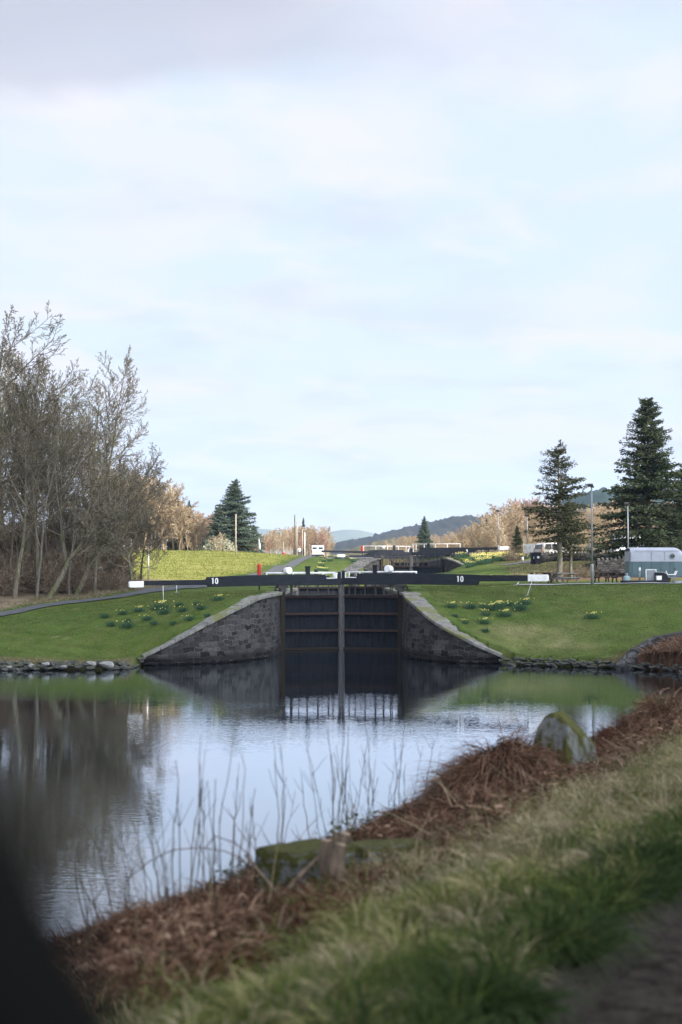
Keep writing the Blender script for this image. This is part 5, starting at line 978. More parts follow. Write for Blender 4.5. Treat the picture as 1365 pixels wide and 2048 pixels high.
# bracken band
def bracken_field(name, n, t0, t1, s0, s1, mat_, ln, up, label, lift=.25, wid=(.004, .010), mask=None, pw=1.3):
    u = rng.random(n); t = t0+(t1-t0)*u**pw; s = rng.uniform(s0, s1, n); x, y = from_st(s, t); lump = vnoise(x, y, 2.0, 61)+.5*vnoise(x, y, 5, 62)
    k = lump > -.9+.5*rng.random(n)
    if mask is not None: k &= mask(s, t)
    x, y, lump = x[k], y[k], lump[k]; m = len(x); r0 = onground(x, y, 0); r0[:, 2] += lift*rng.random(m)*np.clip(.5+.7*lump, .05, 1.4); d = rdir(m, up, .8); d[:, 0] -= .25
    return stuff(ribbons(name, mat_, r0, d, rng.uniform(*ln, m), rng.uniform(*wid, m), rng.uniform(.6, 2.4, m), np.clip(rng.normal(.45, .28, m)+.15*lump, 0, 1), 4), label, 'bracken')
_b = SP(1128, 2.05)
def off_boulder(s, t): x, y = from_st(s, t); px = 682.5+FPX*x/y; return (((x-_b.x)/.30)**2+((y-(_b.y-.15))/.5)**2 > 1) & ~((px > 520)&(px < 880)&(s < 2.3)&(y < 12))
def off_slab(s, t): x, y = from_st(s, t); px = 682.5+FPX*x/y; return ~((px > 505)&(px < 900)&(s > 1.75)&(s < 2.45)&(y < 12))
bracken_field('dead_bracken', 60000, -1, 26, 1.35, 4.6, M['bracken'], (.08, .26), .5, 'tangle of dead brown bracken covering the bank down to the water', .2, mask=off_boulder)
bracken_field('dead_bracken', 22000, 0.0, 10, 1.25, 2.6, M['bracken_red'], (.06, .18), .45, 'darker rust red bracken litter along the inner side of the bank', .07, mask=off_slab)
bracken_field('dead_bracken', 22000, 22, 60, 1.5, 6.0, M['bracken'], (.2, .6), .7, 'dead bracken on the bank running out of view at the right', .4, (.012, .03))
x = rng.normal(17.0, 1.5, 9000); y = rng.normal(69.2, 1.3, 9000); k = (y > 66.8)&(x > 13.9+.3*(y-69)); x, y = x[k], y[k]; m = len(x)
stuff(ribbons('dead_bracken', M['bracken'], onground(x, y), rdir(m, .6, .8), rng.uniform(.3, .8, m), rng.uniform(.02, .045, m), rng.uniform(.8, 2.4, m), np.clip(rng.normal(.65, .25, m), 0, 1), 4), 'mound of pale brown bracken at the waterside beside the tilted stone wall', 'bracken')
def flakes(n, t0, t1, s0, s1, lift, label):
    t = t0+(t1-t0)*rng.random(n)**1.3; s = rng.uniform(s0, s1, n); x, y = from_st(s, t); px = 682.5+FPX*x/y; k = ~((px > 520)&(px < 880)&(s < 2.25)&(y < 12)); x, y = x[k], y[k]; n = len(x); r0 = onground(x, y, 0); r0[:, 2] += lift*rng.random(n); d = rng.normal(0, 1, (n, 3)); d[:, 2] = np.abs(d[:, 2])*.4
    return stuff(ribbons('leaf_litter', M['bracken'], r0, d, rng.uniform(.025, .07, n), rng.uniform(.007, .022, n), rng.uniform(0, 2, n), np.clip(rng.normal(.4, .3, n), 0, 1), 2), label, 'leaf litter')
flakes(16000, -1, 24, 1.35, 3.6, .2, 'broken fronds and dead leaves caught in the bank bracken')
n = 700; t = 24*rng.random(n)**1.3; x, y = from_st(rng.uniform(1.5, 3.3, n), t); r0 = onground(x, y, 0); r0[:, 2] += .12*rng.random(n); stuff(ribbons('dead_stalks', M['straw'], r0, rdir(n, .7, .8), rng.uniform(.15, .5, n), rng.uniform(.004, .008, n), rng.uniform(0, .5, n), rng.random(n)*.7, 3), 'pale broken stalks poking out of the bracken', 'stalks')
n = 42000; u = rng.random(n); t = 1.2+13*u**1.2; s = rng.normal(2.85, .22, n); x, y = from_st(s, t); hh = np.clip(.17+.10*vnoise(x, y, 3.1, 81)+.06*vnoise(x, y, 8, 82), .02, .4)*np.exp(-((s-2.85)/.42)**2)
r0 = onground(x, y, 0); r0[:, 2] += hh*rng.uniform(.5, 1.05, n); stuff(ribbons('dead_bracken', M['bracken'], r0, rdir(n, .5, .8), rng.uniform(.06, .18, n), rng.uniform(.004, .009, n), rng.uniform(.6, 3, n), np.clip(rng.normal(.42, .25, n)+.25*vnoise(x, y, 6, 83), 0, 1), 4), 'ragged crest of dead bracken along the top of the near bank', 'bracken')
# big draped bracken mound
def bp(px, py): return GP(px, py)
def mound(px, s_in, dims, n, label, ln=(.2, .45), mt='bracken', lift=0, seed=1, dr=(.6, 3.6), jit=.55):
    c = SP(px, s_in); u = rng.random(n)*6.283; v = rng.random(n)**.6; xx = c.x+dims[0]*v*np.cos(u); yy = c.y+dims[1]*v*np.sin(u); hh = dims[2]*(1-v**2)*(.72+.45*vnoise(xx, yy, 5, seed)+.3*vnoise(xx, yy, 13, seed+3))
    r0 = np.c_[xx, yy, height(xx, yy)+hh*rng.uniform(.45, 1.0, n)]; out = np.c_[np.cos(u)*dims[0], np.sin(u)*dims[1], .15+0*u]*(v[:, None]+.15); d = out/np.linalg.norm(out, axis=1)[:, None]+rng.normal(0, jit, (n, 3))
    return stuff(ribbons('dead_bracken', M[mt], r0, d, rng.uniform(*ln, n), rng.uniform(.004, .009, n), rng.uniform(*dr, n), np.clip(rng.normal(.48, .25, n)+.25*vnoise(xx, yy, 7, seed+9), 0, 1), 5), label, 'bracken')
mound(985, 2.5, (.46, .7, .60), 20000, 'haystack like mound of dead bracken drooping left of the mossy boulder', (.25, .55), dr=(1.2, 4), jit=.4)
mound(905, 2.3, (.38, .5, .26), 6000, 'lower heap of dead bracken in front of the drooping mound', (.15, .3))
mound(1125, 1.80, (.30, .28, .15), 7000, 'short bracken litter lapping the foot of the mossy boulder', (.08, .2))
mound(1175, 1.95, (.18, .30, .16), 5000, 'bracken litter at the right foot of the mossy boulder', (.08, .2))
mound(1225, 2.6, (.26, .7, .34), 9000, 'dark bracken right behind the mossy boulder', (.1, .25), 'bracken_red')
mound(1262, 2.3, (.30, .9, .20), 9000, 'dark bracken heap directly right of the mossy boulder', (.12, .3), 'bracken')
mound(1325, 2.3, (.5, 1.0, .45), 9000, 'bracken heap reaching the right picture edge', (.2, .4))
mound(700, 1.62, (.36, .30, .07), 6000, 'rust red heap of bracken litter below the mossy slab', (.06, .16), 'bracken_red')
mound(760, 2.0, (.5, .35, .05), 7000, 'rust red litter spread under the long mossy block', (.05, .14), 'bracken_red')
mound(850, 2.1, (.20, .34, .15), 5000, 'dead bracken closing over the right end of the long mossy block', (.08, .2))
mound(535, 2.0, (.12, .16, .10), 2500, 'dead bracken lapping the left end of the pale mossy block', (.06, .16))
mound(600, 1.55, (.30, .28, .06), 4000, 'lower rust red bracken litter left of the stumps', (.06, .16), 'bracken_red')
mound(430, 2.5, (.40, .45, .20), 9000, 'brown bramble thicket on the lower bank behind the bare stems', (.08, .2))
mound(290, 2.5, (.35, .4, .18), 8000, 'brown bramble thicket at the lower left beside the dark car pillar', (.08, .2))
mound(640, 2.95, (.5, .4, .14), 7000, 'brown bramble litter on the crest behind the mossy slab', (.08, .2))
mound(870, 2.65, (.35, .5, .26), 6000, 'bramble litter on the crest between the mossy block and the drooping mound', (.08, .2))
mound(720, 2.85, (.35, .45, .20), 6000, 'bramble litter on the crest right behind the stumps', (.07, .18))
mound(800, 2.75, (.4, .5, .28), 8000, 'bramble litter on the crest above the mossy slab', (.1, .22))
def onray(px, py, Yd): return P(px, py, Yd)
# ------------------------------------------------------------------ boulder, slab, stumps
def rock(seed, mat_, cuts=10, flat=.8, sub=5, planes=()):
    r = np.random.default_rng(seed); bm = bmesh.new(); bmesh.ops.create_icosphere(bm, subdivisions=sub, radius=.5); V = np.array([v.co[:] for v in bm.verts]); V = np.sign(V)*np.abs(V*2)**.7/2; ax = r.normal(0, 1, (cuts, 3)); ax /= np.linalg.norm(ax, axis=1)[:, None]
    for a in ax: d = V@a; V -= np.clip(d-r.uniform(.27, .42), 0, None)[:, None]*a*flat
    for q in planes: a = np.array(q[:3]); a /= np.linalg.norm(a); V -= np.clip(V@a-q[3], 0, None)[:, None]*a*.95
    nn = V/np.linalg.norm(V, axis=1)[:, None]; V += nn*(.020*vnoise(V[:, 0]*8+V[:, 2]*5, V[:, 1]*8-V[:, 2]*4, 1, seed)+.006*vnoise(V[:, 0]*30+V[:, 2]*20, V[:, 1]*30, 1, seed+1))[:, None]
    for v, c_ in zip(bm.verts, V): v.co = c_
    for f in bm.faces: f.smooth = True
    me = bpy.data.meshes.new('rock'); bm.to_mesh(me); bm.free(); me.materials.append(mat_); return me
c = SP(1128, 2.05); s_ = c.y/FPX; topz = P(1128, 1414, c.y).z
o = bpy.data.objects.new('boulder', rock(12, M['mossy'], 5, .35, 5, [(-.9,-.1,.5,.43),(.05,-1,.25,.40),(.3,-.3,.9,.44)])); o.location = (c.x, c.y, c.z+.06); o.scale = (114*s_, 140*s_, (topz-.02-c.z-.06)*2.0); o.rotation_euler = (.1, -.12, .5); link(o); tag(o, 'large grey boulder capped with yellow green moss standing in the bracken', 'boulder')
boulder = o
n = 3500; u = rng.normal(0, 1, (n, 3)); u[:, 2] = np.abs(u[:, 2])*1.5+.55; u /= np.linalg.norm(u, axis=1)[:, None]
c0 = GP(640, 1760); c1 = GP(850, 1735)
def slab(a, b, h, w, label, seed, mat_):
    a = Vector(a); b = Vector(b); d = b-a; e = bpy.data.objects.new('mossy_block', bpy.data.meshes.new('mossy_block')); bm = bmesh.new(); bmesh.ops.create_cube(bm, size=1); bmesh.ops.bevel(bm, geom=bm.edges[:], offset=.035, segments=2, affect='EDGES'); bmesh.ops.subdivide_edges(bm, edges=bm.edges[:], cuts=5, use_grid_fill=True)
    V = np.array([v.co[:] for v in bm.verts]); V += .034*np.stack([vnoise(V[:, 0]*9+k, V[:, 1]*9+V[:, 2]*7, 1, seed+k) for k in range(3)], 1)
    for v, c_ in zip(bm.verts, V): v.co = c_
    for f in bm.faces: f.smooth = True
    bm.to_mesh(e.data); bm.free(); e.data.materials.append(mat_); e.location = (a+b)/2; e.scale = (d.length, w, h); e.rotation_euler = (0, -math.atan2(d.z, math.hypot(d.x, d.y)), math.atan2(d.y, d.x)); link(e); tag(e, label, 'stone block'); return e
Ys = SP(640, 1.95).y
slab(onray(548, 1752, Ys+.0), onray(672, 1728, Ys+.35), .25, .3, 'pale dressed stone block with yellow moss left of the stumps', 1, M['mossy_slab'])
slab(onray(690, 1728, Ys+.45), onray(845, 1714, Ys+1.05), .20, .26, 'long moss covered stone block running right from the stumps', 2, M['mossy_slab'])
M['stump'] = mat('stump_wood', (.07,.052,.038), (.16,.12,.085), scale=6, rough=.95, stretch=(5,5,1), bump=.01)
M['cut_face'] = mat('cut_face', (.14,.10,.065), (.20,.15,.10), scale=9, rough=.9)
def stump(px0, py0, px1, py1, Yd, r0, r1, label):
    a = onray(px0, py0, Yd); b = onray(px1, py1, Yd); e = empty('stump', a, label, 'stump', 'cut stumps beside the mossy blocks'); d = b-a
    B = Branches(); k = 14; u = np.linspace(-.15, 1, k)[:, None]; dv = np.array(d); pts = u*dv+np.c_[.012*np.sin(u*7), 0*u, 0*u]; B.tube(pts, r0*1.15, r1, 18, .5); V, F, q_ = B.arrays(); V += .10*r0*np.c_[vnoise(V[:, 0]*60, V[:, 2]*25, 1, 3), vnoise(V[:, 1]*60, V[:, 2]*25, 1, 4), 0*V[:, 0]]; mesh_np('trunk', V, F, M['stump'], e, smooth=True); MB().tube([d*.999, d*1.02], [r1*.92, r1*.88], 12).build('cut_end', M['cut_face'], e)
stump(655, 1795, 653, 1682, Ys-.12, .036, .030, 'short dark cut stump standing against the mossy block'); stump(662, 1790, 682, 1690, Ys-.22, .045, .030, 'pale forked stump leaning right beside the dark stump'); 
stump(665, 1775, 690, 1668, Ys-.06, .03, .034, 'taller cut branch stub rising behind the pale stump')
def stick(px0, py0, px1, py1, Y0_, Y1_, r, label, m='stump'):
    a = onray(px0, py0, Y0_); b = onray(px1, py1, Y1_); mid = (a+b)/2+Vector((0, 0, .01)); o = MB().tube([Vector((0, 0, 0)), mid-a, b-a], [r, r*.9, r*.6], 8).build('stick', M[m], None, loc=a); tag(o, label, 'stick'); return o
stick(555, 1805, 640, 1712, Ys-.2, Ys-.05, .016, 'grey dead stick leaning up against the pale mossy block')
stick(575, 1815, 490, 1710, Ys-.35, Ys-.3, .010, 'thin forked twig crossing the bracken left of the mossy block')
g_ = SP(235, 2.0); stick(232, 1914, 365, 1912, g_.y, g_.y+.08, .007, 'pale straight cane lying flat in the bramble at lower left', 'bark_pale')
stick(675, 1865, 672, 1785, Ys-.75, Ys-.7, .010, 'short brown twig upright in front of the rust red litter', 'stump')
stick(830, 1420+260, 1165, 1545, 9.6, 9.9, .004, 'long pale bramble cane over the verge', 'bark_pale') if False else None
# ------------------------------------------------------------------ upright bare stems
STEMS0 = [(360,1790,352,1520),(372,1770,402,1470),(395,1760,412,1500),(415,1755,400,1560),(440,1745,432,1560),(448,1735,470,1470),(470,1730,486,1500),(492,1720,510,1575),(512,1718,505,1610),(555,1700,548,1475),(562,1700,572,1555),
 (640,1690,602,1565),(650,1680,615,1485),(660,1670,655,1460),(672,1665,690,1440),(690,1660,672,1490),(700,1655,735,1470),(718,1650,700,1500),(735,1640,752,1520),(752,1640,730,1440),(772,1630,790,1480),(800,1610,812,1440),(812,1600,845,1490),(840,1600,868,1475),(862,1585,880,1500),(885,1580,912,1500),
 (320,1820,285,1640),(300,1830,250,1600),(275,1850,215,1640),(250,1860,200,1680),(225,1875,160,1690),(340,1810,318,1600),(205,1880,150,1700),(190,1885,185,1700),(355,1800,300,1560),(240,1865,262,1700)]
STEMS = []
for q in STEMS0: STEMS += [q, (q[0]+rng.normal(0, 9), q[1], q[2]+rng.normal(0, 16), q[3]+rng.uniform(0, 110))]
def stems_thing(items, label, k0):
    r = np.random.default_rng(100+k0); e = None
    for (x0, y0, x1, y1) in items:
        g0 = SP(x0, r.uniform(2.4, 2.9)); a = np.array(g0); b = np.array(onray(x1, y1, g0.y+r.normal(0, .1))); B = Branches()
        if e is None: base = a; e = empty('sapling', Vector(base), label, 'sapling', 'bare upright stems on the near bank')
        k = 9; u = np.linspace(0, 1, k)[:, None]; pts = a*(1-u)+b*u+np.c_[.02*np.sin(u*3.1)*r.normal(0, 1), .0*u, 0*u]+r.normal(0, .005, (k, 3)); pts[0] = a-[0, 0, .05]
        th = r.uniform(.6, 1.1); B.tube(pts-base, .0046*th, .0017*th, 5, r.random())
        for j in range(r.integers(1, 6)):
            f = r.uniform(.25, .95); p = pts[int(f*(k-1))]; dd = np.array([r.normal(0, .45), r.normal(0, .5), .9]); dd /= np.linalg.norm(dd); L = r.uniform(.05, .2); q_ = np.array([p+dd*L*w_+[0, 0, .02*w_*w_] for w_ in (0, .5, 1)]); B.tube(q_-base, .0021, .0011, 3, r.random())
        V, F, q2 = B.arrays(); mesh_np('stem', V, F, M['twig_stem'], e, attrs={'rnd': ('FLOAT', q2)})
M['twig_stem'] = mat('twig_stem', (.1,.1,.1), None, rnd=[(.025,.02,.016), (.048,.04,.03), (.085,.075,.055)], rough=.9)
SL = [(0, 3, 'bare stems at the left edge of the open water reflection'), (3, 6, 'pair of bare stems third from the left over the bright water'), (6, 9, 'thin bare stems above the left end of the pale mossy block'), (9, 11, 'lone tall stem with a shorter one over the bright water'), (11, 15, 'fan of bare stems rising behind the stumps'), (15, 19, 'crossing bare stems above the long mossy block'), (19, 22, 'tall straight bare stems in front of the lock reflection'), (22, 26, 'slender bare stems nearest the bracken mound'), (26, 30, 'blurred stems leaning left above the lower bramble'), (30, 33, 'bare stems leaning far left beside the car pillar'), (33, 36, 'thin bare stems low down at the left end of the bank')]
for k, (a, b, lb) in enumerate(SL): stems_thing(STEMS[2*a:2*b], lb, k)
def arch(pts, label, r=.003):
    Y0_ = SP(pts[-1][0], 2.3).y; P3 = [onray(x, y, Y0_-.02*i) for i, (x, y) in enumerate(pts)]; P3 = [Vector(p) for p in P3]
    fine = []
    for i in range(len(P3)-1):
        for w in np.linspace(0, 1, 5)[:-1]: fine.append(P3[i].lerp(P3[i+1], w))
    fine.append(P3[-1]); base = fine[-1].copy(); o = MB().tube([p-base for p in fine], r, 5).build('bramble_cane', M['twig_stem_plain'], None, loc=base); tag(o, label, 'bramble')
M['twig_stem_plain'] = mat('cane', (.06,.04,.035), (.1,.07,.055), scale=8, rough=.8)
arch([(255,1758),(300,1722),(345,1700),(400,1695),(450,1702),(490,1720)], 'long bramble cane arching over the left water')
arch([(405,1775),(408,1700),(430,1672),(470,1685),(505,1715)], 'short arched bramble cane behind the left stems'); arch([(520,1770),(535,1698),(560,1684),(600,1697),(640,1730)], 'bramble cane arching above the pale mossy block')
arch([(1110,1500),(1155,1510),(1170,1535),(1185,1580)], 'pale bramble cane bending over the foot of the boulder'); arch([(1080,1520),(1120,1560),(1150,1600)], 'pale dead cane crossing below the boulder')
for k in range(26):
    s0 = rng.uniform(1.5, 2.6); t0 = rng.uniform(14, 30); x, y = from_st(s0, t0)
    if k < 24: pass
st_x, st_y = from_st(rng.uniform(1.8, 3.2, 60), rng.uniform(10, 26, 60)); r0 = onground(st_x, st_y); o = ribbons('dead_stems', M['bracken'], r0, rdir(60, 2.2, .35), rng.uniform(.3, .7, 60), np.full(60, .007), rng.uniform(0, .3, 60), rng.random(60)*.5, 4); stuff(o, 'dead upright stalks standing out of the bracken right of the boulder', 'stalks')
# ivy / bramble leaves on the crest
n = 240; gA_ = SP(690, 2.95); gB_ = SP(460, 2.85); pk = rng.random(n) < .65; x = np.where(pk, gA_.x, gB_.x)+rng.normal(0, .10, n); y = np.where(pk, gA_.y, gB_.y)+rng.normal(0, .12, n); M['ivy'] = mat('ivy', (.1,.1,.1), None, rnd=[(.015,.035,.012), (.03,.06,.02), (.05,.08,.03)], rough=.5); r0 = onground(x, y, .0); r0[:, 2] += rng.uniform(.1, .3, n)
tri = r0[:, None, :]+rng.normal(0, .014, (n, 3, 3)); tag(mesh_np('bramble_leaves', tri.reshape(-1, 3), np.arange(3*n).reshape(-1, 3), M['ivy'], attrs={'rnd': ('FLOAT', np.repeat(rng.random(n), 3))}), 'sprig of dark green bramble leaves on the crest behind the stems', 'bramble', kind='stuff')
# ------------------------------------------------------------------ bank grass further off
def bank_grass(name, n, x0, x1, y0, y1, ln, wd, mt, label, cond):
    x = rng.uniform(x0, x1, n); y = rng.uniform(y0, y1, n); k = cond(x, y) & ~in_canal(x, y); x, y = x[k], y[k]; m = len(x)
    sc_ = .6+.8*np.clip(vnoise(x, y, 1.6, 71)+.2, 0, 1); stuff(ribbons(name, M[mt], onground(x, y), rdir(m, .8, .6), sc_*rng.uniform(*ln, m), rng.uniform(*wd, m), rng.uniform(.5, 2, m), np.clip(rng.normal(.35, .22, m)+.2*vnoise(x, y, .5, 72), 0, 1), 2), label, 'grass')
def offwing(x, y): xl, xr = canal_x(y); return (x < xl-1.3) | (x > xr+1.6)
bank_grass('bank_grass', 60000, -20, -4.6, 70, 94, (.05, .12), (.012, .026), 'grass', 'short grass on the left bank slope', lambda x, y: (offwing(x, y)|(y < 73.4)) & (y > np.interp(x, EDX, EDY)+.35) & (np.abs(x-path_x(y)) > 1.15))
bank_grass('bank_grass', 90000, 4.6, 24, 70, 96, (.05, .12), (.012, .026), 'grass', 'short grass on the right bank slope', lambda x, y: (offwing(x, y)|(y < 74.5)) & (y > np.interp(x, ERX, ERY)+.35))
bank_grass('long_edge_grass', 2600, -19, -10.4, 69.8, 71.2, (.12, .30), (.015, .03), 'straw', 'fringe of pale dead grass hanging over the left stone edging', lambda x, y: y > np.interp(x, EDX, EDY)+.1)
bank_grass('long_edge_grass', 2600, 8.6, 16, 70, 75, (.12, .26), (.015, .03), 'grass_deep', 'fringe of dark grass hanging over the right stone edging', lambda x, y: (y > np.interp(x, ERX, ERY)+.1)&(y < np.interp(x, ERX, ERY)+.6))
bank_grass('leaf_litter', 9000, -26, -12, 84, 106, (.15, .4), (.02, .04), 'straw', 'tan dead grass and leaf litter along the edge of the wood', lambda x, y: (x < path_x(y)-1.3)&(x > path_x(y)-5))
bank_grass('field_grass', 60000, -45, -6, 122, 192, (.12, .25), (.04, .08), 'field', 'short yellow green grass of the sunlit field', lambda x, y: x < path_x(y)-1.6) if M.setdefault('field', mat('field_blades', (.1,.1,.1), (.8,.8,.7), scale=.4, rnd=[(.15,.18,.045), (.23,.235,.065), (.31,.285,.10)], rough=1, spec=.05, trans=.2)) else None
bank_grass('embankment_scrub', 5000, 15, 36, 117, 133, (.2, .5), (.03, .06), 'straw', 'rough dead grass on the embankment below the parking road', lambda x, y: x > 15)
bank_grass('chamber_moss', 700, -12, -4.8, 88.5, 92.5, (.06, .16), (.02, .04), 'straw', 'rust brown leaf litter on the lawn behind the left beam', lambda x, y: (np.abs(y-91.6-.02*x) < .45))
c = GP(1106, 1318); n = 500; u = rng.normal(0, .32, (n, 2)); x = c.x+u[:, 0]; y = 71.6+u[:, 1]*.5; stuff(ribbons('waterside_bush', M['twig'], onground(x, y), rdir(n, 1.2, .6), rng.uniform(.2, .55, n), rng.uniform(.015, .03, n), rng.uniform(0, 1, n), rng.random(n)*.2, 3), 'dark leafless tuft overhanging the right stone edging', 'tuft')
# ------------------------------------------------------------------ daffodils
def daff_proto(seed, nl, nf, sp, hgt=.42):
    r = np.random.default_rng(seed); a = r.normal(0, sp*.5, (nl, 2)); rt = np.c_[a, np.zeros(nl)]; d = np.c_[a*1.2+r.normal(0, .22, (nl, 2)), np.ones(nl)]; out = []
    V, F, q_ = ribbons('x', None, rt, d, r.uniform(.6, 1.0, nl)*hgt, r.uniform(.015, .028, nl), r.uniform(0, .8, nl), r.random(nl), 3, build=False); o = mesh_np('leaves', V, F, M['daff_leaf'], attrs={'rnd': ('FLOAT', q_)}); sc.collection.objects.unlink(o); out.append(('leaves', o.data)); bpy.data.objects.remove(o)
    if nf:
        Vs = []; Fs = []; rs = []; n0 = 0
        for k in range(nf):
            c_ = np.array([*r.normal(0, sp*.62, 2), hgt*r.uniform(.85, 1.12)]); c_[1] -= .04; R_ = r.uniform(.026, .038); nrm = np.array([r.normal(0, .4), -1, r.normal(.1, .3)]); nrm /= np.linalg.norm(nrm); a_ = np.cross(nrm, [0, 0, 1]); a_ /= np.linalg.norm(a_); b_ = np.cross(nrm, a_)
            for j in range(6):
                t = j*math.pi/3; e1 = a_*math.cos(t)+b_*math.sin(t); e2 = a_*math.cos(t+math.pi/2)+b_*math.sin(t+math.pi/2); q = np.array([c_, c_+e1*R_*.6+e2*R_*.3, c_+e1*R_*1.15-nrm*.01, c_+e1*R_*.6-e2*R_*.3]); Vs.append(q); Fs.append(n0+np.arange(4)); rs.append(np.full(4, .3+.3*r.random())); n0 += 4
            for j in range(5):
                t = j*2*math.pi/5; t2 = t+2*math.pi/5; q = np.array([c_+(a_*math.cos(t)+b_*math.sin(t))*R_*.3, c_+(a_*math.cos(t2)+b_*math.sin(t2))*R_*.3, c_+(a_*math.cos(t2)+b_*math.sin(t2))*R_*.42+nrm*.04, c_+(a_*math.cos(t)+b_*math.sin(t))*R_*.42+nrm*.04]); Vs.append(q); Fs.append(n0+np.arange(4)); rs.append(np.full(4, .95)); n0 += 4
        o = mesh_np('flowers', np.concatenate(Vs), np.array(Fs), M['daff_flower'], attrs={'rnd': ('FLOAT', np.concatenate(rs))}); sc.collection.objects.unlink(o); out.append(('flowers', o.data)); bpy.data.objects.remove(o)
    return out
dp = [daff_proto(1, 200, 0, .34), daff_proto(2, 240, 4, .34), daff_proto(3, 300, 15, .40), daff_proto(4, 150, 10, .30)]
def daff(px, py, k, s, label, Yd=None, grp=None, rz=0):
    b = GP(px, py) if Yd is None else root(px, py, Yd); e = empty('daffodil_clump', b, label, 'daffodils', grp); e.scale = (s, s, s); e.rotation_euler = (0, 0, rz)
    for nm, me in dp[k]: link(bpy.data.objects.new(nm, me), e)
DL = [(212,1232,0,.8,'leafy daffodil clump without blooms farthest left on the left bank'),(224,1250,0,.8,'flowerless daffodil clump just below the farthest left one'),(247,1226,1,.7,'small daffodil clump above the pair in the middle left'),(255,1252,1,1.0,'broad low daffodil clump nearest the water on the left bank'),(257,1240,0,.6,'small leaf tuft touching the top of the broad low clump'),(278,1221,2,.75,'daffodil clump with pale blooms left of the largest one'),(295,1237,1,.75,'small daffodil clump below the large one on the left bank'),(320,1216,2,1.15,'largest daffodil clump with a full row of blooms on the left bank'),(329,1226,1,.9,'daffodil clump touching the lower right side of the largest left one'),(310,1248,0,.7,'small flowerless tuft low in the middle of the left bank'),(348,1247,0,.6,'faint flowerless tuft right of the middle on the left bank'),(361,1209,0,.75,'dark daffodil tuft high on the left bank'),(366,1221,1,.8,'daffodil clump just under the high dark tuft'),(380,1238,1,.7,'daffodil clump with two blooms nearest the left wing wall middle'),(396,1207,0,.65,'small tuft near the top of the left wing wall coping'),(402,1217,1,.8,'daffodil clump beside the top of the left wing wall coping'),(417,1232,0,.6,'lone leaf tuft against the left coping'),(437,1198,2,.8,'daffodil clump under the number on the left beam')]
DR = [(903,1213,2,.75,'daffodil clump nearest the right wing wall top'),(941,1215,1,.9,'leafy daffodil clump second from the right wing wall'),(965,1212,3,.6,'small clump at the left end of the right bank cluster'),(980,1218,2,.9,'dense blooming clump in the middle of the right cluster'),(993,1215,2,1.0,'blooming clump right of the middle in the right cluster'),(1003,1211,3,.7,'small yellow clump at the upper right of the right cluster'),(971,1229,3,.85,'blooming clump just below the right cluster'),(968,1245,2,.75,'low blooming clump under the right cluster'),(1009,1231,2,.9,'bright clump below and right of the cluster'),(1020,1209,1,.8,'daffodil clump left of the highest right one'),(1039,1219,1,1.15,'broadest leafy clump on the right bank'),(1050,1207,2,.85,'highest daffodil clump on the right bank'),(930,1246,3,.6,'sparse clump low beside the right coping'),(972,1263,0,.7,'lowest flowerless tuft on the right bank'),(911,1230,0,.5,'faint leaf tuft beside the right coping'),(1184,1234,2,.85,'lone daffodil clump far out on the right lawn')]
for px, py, k, s, lb in DL+DR: daff(px, py+4, k, s, lb, rz=0)
for k in range(130):
    Yd = rng.uniform(148, 167); px = rng.uniform(915, 1075) if Yd > 152 else rng.uniform(935, 1060); daff(px, 1130, 3 if rng.random() < .7 else 2, rng.uniform(.9, 1.5), 'daffodils massed on the sunlit bank right of the far lock', Yd, 'daffodils massed on the bank by the far lock')
for k in range(26):
    Yd = rng.uniform(132, 180); daff(rng.uniform(640, 715), 1130, 3, rng.uniform(.8, 1.2), 'scattered daffodils on the grass left of the far lock', Yd, 'scattered daffodils left of the far lock')
for px, Yd, lb in ((978, 118, 'daffodil clump seen under the thin part of the right beam'), (1008, 116, 'leafy clump just right of the one under the right beam'), (958, 120, 'yellow clump beside the beam block marked 10')): daff(px, 1160, 2, 1.0, lb, Yd)
# ------------------------------------------------------------------ car the picture is taken from
e = empty('car_door', (-.3, .45, 3.36), 'black car door and window pillar very close and out of focus at lower left', 'car door')
ol = Vector(e.location); cp = [P(300, 2170, .36), P(245, 2050, .36), P(176, 1930, .36), P(108, 1810, .36), P(44, 1690, .37), P(-12, 1580, .38), P(-60, 1460, .40), P(-90, 1320, .41), P(-130, 1150, .42)]
n = len(cp); V = []
for i, p in enumerate(cp):
    t = (cp[min(i+1, n-1)]-cp[max(i-1, 0)]).normalized(); side = Vector((-abs(t.z), 0, -abs(t.x))).normalized(); c = p-ol
    for a, d in ((0.002, 0), (0, .006), (.02, .012), (.085, .02), (.10, 0), (.085, -.02), (.02, -.012), (0, -.006)): V.append(c+side*a+Vector((0, d, 0)))
ii = np.arange(len(V)).reshape(n, 8); jj = np.roll(ii, -1, axis=1); F = np.stack([ii[:-1], jj[:-1], jj[1:], ii[1:]], -1).reshape(-1, 4)
mesh_np('window_frame', np.array([v[:] for v in V]), F, M['trim_black'], e, smooth=True)
MB().prism([(.25, -.02), (.30, .0), (.32, .45), (.3, 1.0), (.0, 1.0), (-.35, 1.02), (-.5, .8), (-.5, .1)], -.02, .04).build('door_panel', M['trim_black'], e, bev=.02)
MB().box((.1, -.05, .82), (.25, .04, .05), bev=.015).build('arm_rest', M['rubber'], e)
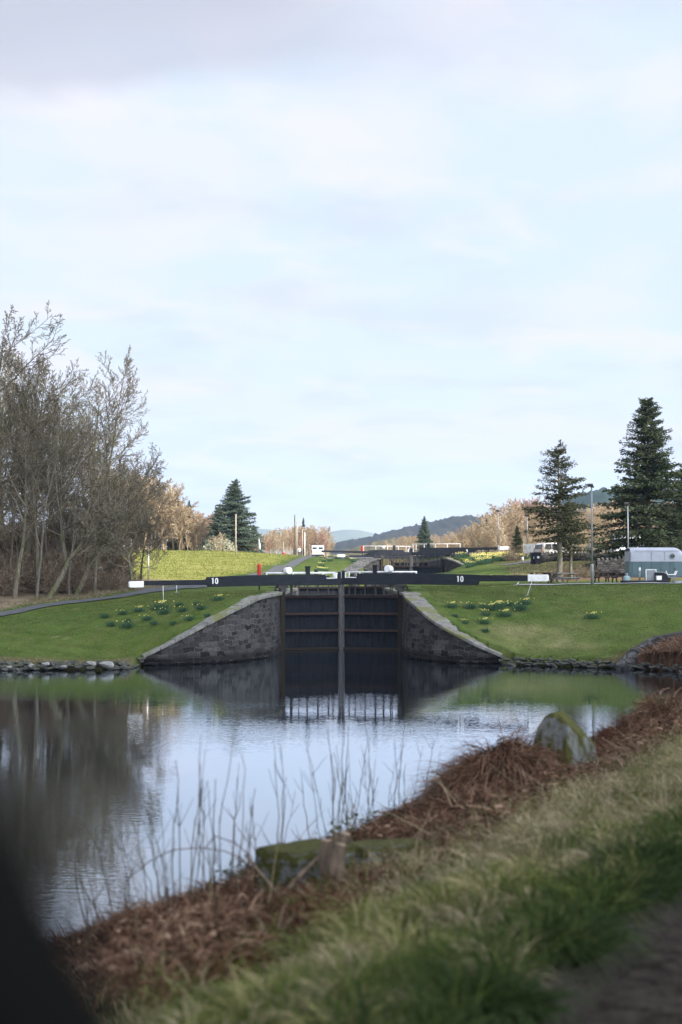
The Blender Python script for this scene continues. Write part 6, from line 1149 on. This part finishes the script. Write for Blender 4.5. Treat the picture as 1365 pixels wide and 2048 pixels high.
# ------------------------------------------------------------------ unseen cloud slab added and sized to shade the near bank, and the air
def shade_cloud(cx, cy, cz, wx, wy, seed):
    r = np.random.default_rng(seed); n = 90; a = np.linspace(0, 2*math.pi, n, endpoint=False); rows = []
    for k, f in enumerate(np.linspace(0, math.pi, 22)):
        rr = math.sin(f)**.35; zz = math.cos(f)*22; ed = 1+.07*np.sin(3*a+1)+.05*np.sin(7*a+2)+.03*np.sin(13*a)
        rows.append(np.c_[cx+np.sign(np.cos(a))*np.abs(np.cos(a))**.6*wx*rr*ed, cy+np.sign(np.sin(a))*np.abs(np.sin(a))**.6*wy*rr*ed, cz+zz+(6*vnoise(np.cos(a)*wx*rr, np.sin(a)*wy*rr, .05, seed) if 0 < k < 21 else 0)+0*a])
    V = np.concatenate(rows); ii = np.arange(len(V)).reshape(22, n); jj = np.roll(ii, -1, axis=1); F = np.stack([ii[:-1], jj[:-1], jj[1:], ii[1:]], -1).reshape(-1, 4)
    o = mesh_np('shade_cloud', V, F, mat('shade_cloud_white', (.8,.8,.82), rough=1, spec=0), smooth=True); o['kind'] = 'structure'
ALT = 520.0; ox, oy = S.x/S.z*ALT, S.y/S.z*ALT
CY1, CY0 = 110.0, -160.0; shade_cloud(0+ox, (CY0+CY1)/2+oy, ALT, 95, (CY1-CY0)/2, 3)
e = bpy.data.objects.new('haze', bpy.data.meshes.new('haze')); bm = bmesh.new(); bmesh.ops.create_cube(bm, size=1, matrix=Matrix.Translation((0, 3200, 160))@Matrix.Diagonal((9000, 6600, 326, 1))); bm.to_mesh(e.data); bm.free(); link(e); e['kind'] = 'stuff'; e['label'] = 'thin blue air haze over the valley'; e['category'] = 'haze'
m = bpy.data.materials.new('haze'); m.use_nodes = True; nt = m.node_tree; nt.nodes.remove(nt.nodes['Principled BSDF']); v = nt.nodes.new('ShaderNodeVolumePrincipled'); v.inputs['Color'].default_value = (.55,.73,1,1); v.inputs['Density'].default_value = .0001; nt.links.new(v.outputs[0], nt.nodes['Material Output'].inputs['Volume']); e.data.materials.append(m)
